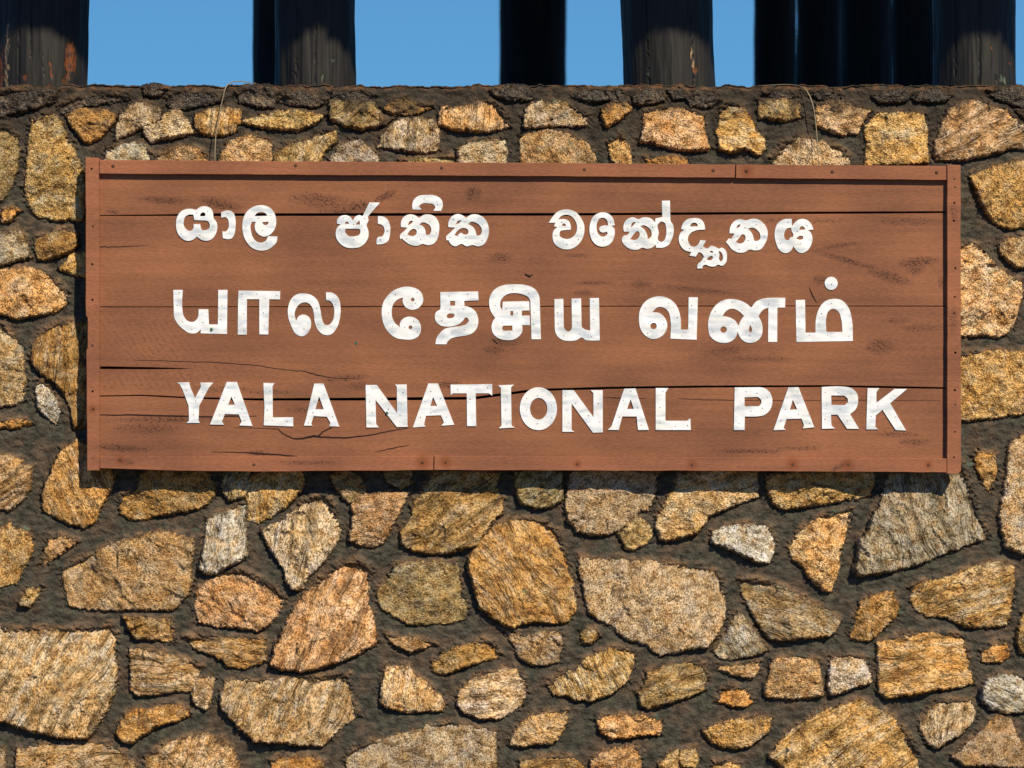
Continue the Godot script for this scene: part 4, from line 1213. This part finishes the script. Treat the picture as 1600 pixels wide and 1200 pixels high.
	letter(980, 420, k, circle(0, 0, 1, 1344, 95, 43, 43, 18))
	# third line
	k = 0.1875
	letter(260, 580, k, [85,95, 187,92, 195,130, 235,225, 285,130, 280,95, 388,95, 350,140, 270,290, 265,410, 275,432, 160,432, 185,415, 182,290, 130,150, 108,110], [], 0)
	letter(260, 580, k, [500,90, 585,90, 715,458, 605,453, 625,420, 600,360, 485,358, 460,420, 478,447, 360,445], [[540,212, 568,280, 512,280]], 0)
	letter(260, 580, k, [805,97, 900,100, 882,125, 885,385, 1055,385, 1055,462, 808,452, 815,300], [], 0)
	letter(260, 580, k, [1230,103, 1308,103, 1440,463, 1355,460, 1365,430, 1335,380, 1225,375, 1205,440, 1215,455, 1143,455, 1160,400], [[1270,210, 1310,318, 1240,318]], 0)
	letter(550, 580, k, [112,115, 205,115, 375,350, 372,130, 357,112, 455,110, 462,465, 372,466, 195,240, 200,440, 222,470, 118,470], [], 0)
	letter(550, 580, k, [635,102, 715,102, 852,448, 742,455, 765,430, 740,368, 615,372, 600,445, 612,463, 505,470], [[675,215, 708,290, 652,290]], 0)
	letter(550, 580, k, [820,112, 1168,108, 1168,205, 1140,185, 1030,185, 1035,460, 958,458, 955,185, 840,185, 822,200], [], 0)
	letter(550, 580, k, [1215,118, 1350,112, 1325,135, 1330,455, 1358,470, 1222,477, 1245,455, 1240,140], [], 0)
	letter(800, 590, k, circle(0, 0, 1, 220, 260, 155, 179, 30), [circle(0, 0, 1, 222, 260, 72, 90, 24)])
	letter(800, 590, k, [420,105, 515,105, 680,330, 678,130, 655,105, 757,105, 757,458, 675,460, 497,215, 497,435, 520,453, 420,453], [], 0)
	letter(800, 590, k, [935,93, 1030,90, 1142,437, 1050,438, 1040,325, 920,325, 890,437, 797,437, 830,405], [[990,180, 1015,262, 960,262]], 0)
	letter(800, 590, k, [1198,87, 1305,87, 1280,125, 1280,360, 1460,360, 1488,340, 1492,438, 1198,438], [], 0)
	letter(1130, 590, k, [97,82, 300,80, 360,95, 400,140, 412,200, 395,265, 350,310, 280,325, 182,325, 180,438, 90,438], [[180,165, 285,162, 318,185, 320,210, 300,238, 180,240]], 48)
	letter(1130, 590, k, [545,82, 630,80, 762,415, 665,425, 675,400, 655,343, 530,347, 505,420, 525,435, 420,440], [[582,185, 618,265, 558,268]], 0)
	letter(1130, 590, k, [822,78, 1000,75, 1070,88, 1115,130, 1127,190, 1110,260, 1060,305, 1135,428, 1035,428, 955,310, 900,310, 905,400, 935,425, 825,428], [[902,150, 1010,150, 1040,175, 1042,205, 1015,230, 905,228]], 36)
	letter(1130, 590, k, [1205,88, 1305,88, 1280,120, 1280,210, 1430,95, 1535,95, 1395,215, 1527,442, 1440,438, 1330,270, 1275,315, 1270,410, 1295,432, 1195,432], [], 0)

# ---------------------------------------------------------------- posts, roof, wires

# a log post: leaning axis, slightly uneven skin, drying cracks; chips are (across, up, half width, half height, pale or orange)
func post(label: String, cx: float, cz: float, r: float, lean: float, sd: int, fine: bool, cracks: Array, chips: Array, y0: float = WALL_TOP - 0.03) -> void:
	var o := thing("log_post", label, "post", Vector3(cx, y0, cz), "dark log posts above the wall")
	var high := 2.62
	var nt := 220 if fine else 72
	var ys: Array[float] = []
	var y := 0.0
	while y < high:
		ys.append(y)
		y += (0.0035 if y < 0.36 else 0.05) if fine else (0.02 if y < 0.9 else 0.08)
	ys.append(high)
	var vs := PackedVector3Array()
	var cs := PackedColorArray()
	var uvs := PackedVector2Array()
	var s := float(sd) * 13.7
	for j in ys.size():
		for i in nt + 1:
			var a := TAU * (i % nt) / nt
			var ax := cos(a)
			var az := sin(a)
			var yy := ys[j]
			var across := ax * r * 1.0
			var q := r + 0.0045 * n_low.get_noise_3d(ax * 3.0 + s, az * 3.0, yy * 2.2) + 0.0013 * n_mid.get_noise_3d(ax * 22.0 + s, az * 22.0, yy * 2.0) + 0.0006 * n_fine.get_noise_3d(ax * 60.0, az * 60.0 + s, yy * 9.0)
			q *= 1.0 + 0.018 * (1.0 - yy / high) + 0.012 * n_low.get_noise_1d(yy * 3.0 + s)
			var tone := Color(0.0190, 0.0190, 0.0165)
			tone = tone.lerp(Color(0.025, 0.0215, 0.0165), clampf(0.35 + 1.1 * n_mid.get_noise_3d(ax * 20.0 + s, az * 20.0, yy * 3.0), 0.0, 1.0))
			tone = tone.lerp(Color(0.010, 0.0112, 0.0106), clampf(0.0 + 1.3 * n_fine.get_noise_3d(ax * 26.0 - s, az * 26.0, yy * 3.5), 0.0, 0.8))
			if az > 0.0:
				for c in cracks:
					var off: float = absf(across - c[0] - 0.0045 * n_low.get_noise_1d(yy * 14.0 + c[0] * 90.0)) / c[1]
					if off < 1.0 and yy > c[2] and yy < c[3]:
						q -= 0.006 * (1.0 - off)
						tone = tone.lerp(Color(0.006, 0.006, 0.006), 0.8 * (1.0 - off))
				for c in chips:
					var dx: float = (across - c[0] - 0.005 * n_low.get_noise_1d(yy * 16.0 + c[0] * 70.0)) / c[2]
					var dy: float = (yy - c[1]) / c[3]
					var f := dx * dx + dy * dy + 0.8 * n_fine.get_noise_2d(across * 260.0 + s, yy * 26.0)
					if f < 1.0:
						q -= 0.0016 * minf(1.0, (1.0 - f) * 4.0)
						var chip := Color(0.44, 0.31, 0.17) if c[4] == 0 else (Color(0.20, 0.062, 0.016) if c[4] == 1 else Color(0.12, 0.16, 0.11))
						tone = tone.lerp(chip, clampf((1.0 - f) * 1.8, 0.0, 1.0) * clampf(0.75 + 0.9 * n_mid.get_noise_2d(across * 120.0, yy * 30.0), 0.2, 1.0))
			vs.append(Vector3(ax * q + lean * yy, yy, az * q))
			cs.append(tone)
			uvs.append(Vector2(i / float(nt) * 2.0, yy * 1.4))
	var w := nt + 1
	var ns := PackedVector3Array()
	ns.resize(vs.size())
	for j in ys.size():
		for i in w:
			var l := vs[j * w + (i - 1 if i > 0 else nt - 1)]
			var rr := vs[j * w + (i + 1 if i < nt else 1)]
			var dn := vs[maxi(j - 1, 0) * w + i]
			var up := vs[mini(j + 1, ys.size() - 1) * w + i]
			ns[j * w + i] = (up - dn).cross(rr - l).normalized()
	var n0 := ns[w / 4]
	if n0.z < 0.0:
		for i in ns.size():
			ns[i] = -ns[i]
	var tris := PackedInt32Array()
	for j in ys.size() - 1:
		for i in nt:
			var k := j * w + i
			tris.append_array([k, k + 1, k + w + 1, k, k + w + 1, k + w])
	mesh_node("log", vs, ns, tris, mats.log if fine else mats.log_shade, o, cs, uvs)

func tube(called: String, label: String, pts: Array, r: float, m: Material) -> void:
	var c := Curve3D.new()
	for p in pts:
		c.add_point(p)
	for i in pts.size():
		var a: Vector3 = pts[maxi(i - 1, 0)]
		var b: Vector3 = pts[mini(i + 1, pts.size() - 1)]
		c.set_point_in(i, (a - b) / 6.0)
		c.set_point_out(i, (b - a) / 6.0)
	c.bake_interval = 0.006
	var q := c.get_baked_points()
	var vs := PackedVector3Array()
	var ns := PackedVector3Array()
	var tris := PackedInt32Array()
	var base: Vector3 = pts[0]
	for i in q.size():
		var t := (q[mini(i + 1, q.size() - 1)] - q[maxi(i - 1, 0)]).normalized()
		var s := t.cross(Vector3(0.31, 0.2, 0.93)).normalized()
		var u := t.cross(s)
		for k in 8:
			var n := s * cos(TAU * k / 8) + u * sin(TAU * k / 8)
			vs.append(q[i] + n * r - base)
			ns.append(n)
			if i < q.size() - 1:
				var a := i * 8 + k
				var b := i * 8 + (k + 1) % 8
				tris.append_array([a, b + 8, b, a, a + 8, b + 8])
	var o := mesh_node(called, vs, ns, tris, m, self)
	o.position = base
	o.set_meta("label", label)
	o.set_meta("category", "wire")
	o.set_meta("group", "wires looped over the wall top")

func box(called: String, size: Vector3, where: Vector3, m: Material, parent: Node3D) -> MeshInstance3D:
	var b := BoxMesh.new()
	b.size = size
	b.material = m
	var o := MeshInstance3D.new()
	o.name = called
	o.mesh = b
	o.position = where
	parent.add_child(o, true)
	return o

func build_posts() -> void:
	var x := func(px: float, z: float) -> float: return (px - MIDX) * PX * (10.0 - z) / 10.0
	var f := -0.20
	post("thick charred log post with pale and orange chips, at the left edge of the wall", x.call(62, f), f, 0.148, 0.016, 1, true,
		[[-0.045, 0.0022, 0.0, 0.5], [-0.008, 0.003, 0.12, 0.9], [0.03, 0.0016, 0.0, 0.14]],
		[[-0.084, 0.118, 0.0075, 0.105, 0], [-0.104, 0.06, 0.010, 0.09, 1], [0.108, 0.125, 0.014, 0.058, 1], [0.098, 0.03, 0.010, 0.045, 1], [0.050, 0.015, 0.010, 0.022, 1], [-0.026, 0.055, 0.006, 0.014, 1], [0.055, 0.09, 0.004, 0.03, 1], [0.12, 0.09, 0.004, 0.03, 1]])
	post("dark log post with a smooth front, second of the front posts from the left", x.call(493, f), f, 0.126, -0.008, 2, true,
		[[0.008, 0.0026, 0.0, 2.0], [-0.06, 0.0014, 0.0, 0.08], [-0.05, 0.0012, 0.05, 0.3]], [[0.06, 0.115, 0.004, 0.006, 2], [0.03, 0.06, 0.004, 0.010, 2]])
	post("leaning dark log post with a thin orange scrape, right of the middle of the wall", x.call(1047, f), f, 0.143, -0.038, 3, true,
		[[0.07, 0.0016, 0.03, 0.26], [-0.07, 0.0012, 0.0, 0.4]], [[0.072, 0.10, 0.004, 0.018, 0], [0.076, 0.085, 0.006, 0.012, 1], [0.065, 0.13, 0.003, 0.02, 0], [-0.02, 0.008, 0.008, 0.012, 1], [-0.07, 0.07, 0.003, 0.008, 2]])
	post("dark log post with a long vertical crack, at the right end of the wall", x.call(1523, f), f, 0.128, -0.012, 4, true,
		[[-0.002, 0.004, 0.0, 2.0], [-0.075, 0.0014, 0.0, 2.0], [0.052, 0.0014, 0.0, 0.07]], [[0.07, 0.06, 0.007, 0.012, 2], [0.082, 0.052, 0.004, 0.010, 2], [0.035, 0.155, 0.004, 0.006, 1], [0.1, 0.11, 0.004, 0.006, 1], [0.05, 0.015, 0.005, 0.006, 1]])
	post("black shaded log post half hidden behind the second front post", x.call(446, -2.6), -2.6, 0.126, 0.0, 5, false, [], [], 2.5)
	post("black shaded log post standing alone between two stretches of sky, out of focus", x.call(832, -4.4), -4.4, 0.149, 0.002, 6, false, [], [], 2.5)
	post("black shaded log post, leftmost of the close row at the right", x.call(1211, -4.4), -4.4, 0.0935, 0.002, 7, false, [], [], 2.5)
	post("black shaded log post, second of the close row at the right", x.call(1280, -3.4), -3.4, 0.0925, 0.001, 8, false, [], [], 2.5)
	post("black shaded log post, third of the close row at the right", x.call(1355, -2.4), -2.4, 0.0965, -0.001, 9, false, [], [], 2.5)
	post("black shaded log post, last of the close row, just behind the cracked front post", x.call(1431, -1.4), -1.4, 0.080, -0.001, 10, false, [], [], 2.5)

func build_roof() -> void:
	var roof := thing("porch_roof", "dark timber roof carried by the log posts, above the picture", "roof", Vector3(0, 4.775, 0))
	var slope := deg_to_rad(9.0)
	var b := box("roof_deck", Vector3(9.0, 0.10, 9.4), Vector3(0, 0.05 + 0.02 + 4.6 * sin(slope), 1.98 - 4.64), mats.timber, roof)
	b.rotation.x = slope
	# ragged ends of the thatch along the eave
	var st := SurfaceTool.new()
	st.begin(Mesh.PRIMITIVE_TRIANGLES)
	rng.seed = 9
	for i in 2250:
		var x := -4.5 + i * 0.004
		var drop := rng.randf_range(0.01, 0.07)
		var w := rng.randf_range(0.006, 0.014)
		var lean := rng.randf_range(-0.02, 0.02)
		quad(st, [Vector3(x + lean - w, 0.03 - drop, 1.99), Vector3(x + lean + w, 0.03 - drop, 1.99), Vector3(x + w, 0.09, 1.97), Vector3(x - w, 0.09, 1.97)], Vector3(0, 0, 1))
	var am := st.commit()
	am.surface_set_material(0, mats.timber)
	var fr := MeshInstance3D.new()
	fr.name = "thatch_fringe"
	fr.mesh = am
	fr.set_meta("kind", "stuff")
	roof.add_child(fr, true)
	for i in 6:
		var beam := box("rafter", Vector3(0.12, 0.16, 9.0), Vector3(-3.75 + i * 1.5, -0.06 + 4.6 * sin(slope) + 0.03, 1.98 - 4.8), mats.timber, roof)
		beam.rotation.x = slope

func _ready() -> void:
	# camera, sky, sun, exposure
	var cam := Camera3D.new()
	cam.name = "camera"
	cam.fov = rad_to_deg(2.0 * atan(0.12))
	cam.position = Vector3(0, EYE, 10.0)
	cam.near = 0.05
	cam.far = 400.0
	var lens := CameraAttributesPhysical.new()
	lens.frustum_focal_length = 100.0
	lens.frustum_focus_distance = 9.98
	lens.exposure_aperture = 2.6
	cam.attributes = lens
	add_child(cam)
	cam.fov = rad_to_deg(2.0 * atan(0.12))
	cam.current = true
	var env := Environment.new()
	env.background_mode = Environment.BG_SKY
	var sky_mat := ProceduralSkyMaterial.new()
	sky_mat.sky_top_color = Color(0.18, 0.40, 0.72)
	sky_mat.sky_horizon_color = Color(0.455, 0.738, 0.90)
	sky_mat.sky_curve = 0.12
	sky_mat.ground_horizon_color = Color(0.46, 0.42, 0.36)
	sky_mat.ground_bottom_color = Color(0.30, 0.25, 0.20)
	sky_mat.sun_angle_max = 12.0
	var sky := Sky.new()
	sky.sky_material = sky_mat
	env.sky = sky
	env.tonemap_mode = Environment.TONE_MAPPER_LINEAR
	env.tonemap_exposure = 1.0
	env.sdfgi_enabled = true
	env.ssao_enabled = true
	env.ssil_enabled = true
	var we := WorldEnvironment.new()
	we.name = "environment"
	we.environment = env
	add_child(we)
	var sun := DirectionalLight3D.new()
	sun.name = "sun"
	sun.light_color = Color(1.0, 0.93, 0.82)
	sun.light_energy = 1.6
	sun.light_angular_distance = 0.5
	sun.shadow_enabled = true
	add_child(sun)
	sun.look_at_from_position(Vector3.ZERO, Vector3(-0.57, -0.97, -1.0), Vector3.UP)

	# shared noise
	n_low = noise(FastNoiseLite.TYPE_SIMPLEX_SMOOTH, 1.0, 2, 1)
	n_mid = noise(FastNoiseLite.TYPE_SIMPLEX_SMOOTH, 1.0, 2, 2)
	n_fine = noise(FastNoiseLite.TYPE_SIMPLEX, 1.0, 1, 3)
	n_ridge = noise(FastNoiseLite.TYPE_SIMPLEX_SMOOTH, 1.0, 2, 4, FastNoiseLite.FRACTAL_RIDGED)
	# materials
	for k in 3:
		stone_mats[k] = stone_texture(k)
	var black: StandardMaterial3D = stone_mats[1].duplicate()
	black.roughness = 0.5
	black.metallic_specular = 0.5
	stone_mats[3] = black
	mats.mortar = mortar_material()
	mats.core = plain(Color(0.30, 0.27, 0.24), 0.9)
	mats.board = board_material()
	mats.metal = metal_material()
	mats.nail = plain(Color(0.46, 0.46, 0.46), 0.5, 0.3)
	mats.rust_nail = plain(Color(0.30, 0.19, 0.13), 0.8)
	mats.rail = mats.board.duplicate()
	mats.rail.albedo_color = Color(1.0, 0.97, 0.97)
	mats.board.albedo_color = Color(0.94, 0.93, 0.92)
	mats.crack = plain(Color(0.10, 0.065, 0.045), 0.95)
	mats.green = plain(Color(0.20, 0.36, 0.30), 0.7)
	mats.wire = plain(Color(0.62, 0.57, 0.46), 0.5, 0.3)
	mats.timber = plain(Color(0.20, 0.17, 0.14), 0.9)
	var logm := StandardMaterial3D.new()
	logm.vertex_color_use_as_albedo = true
	logm.roughness = 0.58
	logm.metallic_specular = 0.4
	var bark := noise(FastNoiseLite.TYPE_SIMPLEX_SMOOTH, 0.05, 4, 97)
	logm.heightmap_enabled = true
	logm.heightmap_texture = tex(512, 512, grey(bark, 512, 48, 512, 512), Image.FORMAT_L8)
	logm.heightmap_scale = 0.12
	mats.log = logm
	var dry: StandardMaterial3D = logm.duplicate()
	dry.roughness = 0.66
	dry.metallic_specular = 0.25
	mats.log_shade = dry

	# setting
	var ground := MeshInstance3D.new()
	ground.name = "ground"
	var gm := PlaneMesh.new()
	gm.size = Vector2(600, 600)
	gm.material = plain(Color(0.37, 0.32, 0.25), 0.95)
	ground.mesh = gm
	ground.set_meta("kind", "structure")
	ground.set_meta("label", "bare earth in front of the wall")
	add_child(ground)
	var floor_slab := box("porch_floor", Vector3(9.0, 0.12, 8.0), Vector3(0, 2.50, -4.45), plain(Color(0.36, 0.32, 0.28), 0.9), self)
	floor_slab.set_meta("kind", "structure")
	var plinth := box("porch_base", Vector3(9.0, 2.44, 7.9), Vector3(0, 1.219, -4.45), plain(Color(0.36, 0.32, 0.28), 0.9), self)
	plinth.set_meta("kind", "structure")

	for q in [[305, 828, 5], [40, 826, 5], [1082, 797, 5], [1304, 801, 6], [1476, 915, 4], [1562, 906, 5], [1356, 943, 5], [1399, 1036, 4], [1422, 1074, 5], [890, 224, 5], [1213, 175, 4], [1594, 750, 6], [1504, 605, 5], [36, 545, 4], [819, 924, 5], [1280, 1112, 4], [1408, 955, 3], [1516, 726, 5], [1319, 242, 4], [866, 158, 4], [1025, 1120, 4]]:
		flecks.append(Vector3((q[0] - MIDX) * PX, EYE + (MIDY - q[1]) * PX, q[2] * PX * 0.85))
	for q in [[465, 1013, 8], [437, 1116, 12], [224, 1023, 10], [457, 820, 10], [949, 820, 10], [246, 983, 8], [212, 982, 9], [638, 200, 8], [1385, 187, 9], [1545, 165, 9], [1166, 829, 6], [1213, 921, 6], [184, 875, 14], [200, 862, 6], [1396, 930, 4], [742, 1012, 8], [217, 1115, 8], [1065, 872, 5]]:
		drips.append(Vector3((q[0] - MIDX) * PX, EYE + (MIDY - q[1]) * PX, q[2] * PX))

	# the wall
	wall = thing("stone_wall", "rubble stone wall of golden gneiss set in dark mortar, behind the brown sign", "wall", Vector3.ZERO)
	near_edge.resize(GW * GH)
	near_edge.fill(-0.03)
	lay_stones()
	build_mortar()
	build_core()

	build_sign()
	build_posts()
	build_roof()

	tube("hanging_wire", "thin pale wire over the wall top, above the left half of the sign", [at(337, 262, 0.020), at(337, 246, 0.026), at(338, 215, 0.022), at(342, 188, 0.020), at(348, 158, 0.018), at(354, 136, 0.012), at(364, 127, -0.02), at(380, 125, -0.06), at(398, 126, -0.12), at(412, 131, -0.20)], 0.0016, mats.wire)
	tube("hanging_wire", "thin pale wire over the wall top, above the right end of the sign", [at(1278, 270, 0.020), at(1278, 254, 0.028), at(1276, 225, 0.026), at(1273, 190, 0.024), at(1269, 165, 0.022), at(1263, 148, 0.016), at(1256, 138, 0.004), at(1245, 132, -0.03), at(1228, 129.5, -0.06), at(1200, 129.5, -0.09), at(1175, 130.5, -0.14), at(1150, 133.5, -0.2)], 0.0016, mats.wire)
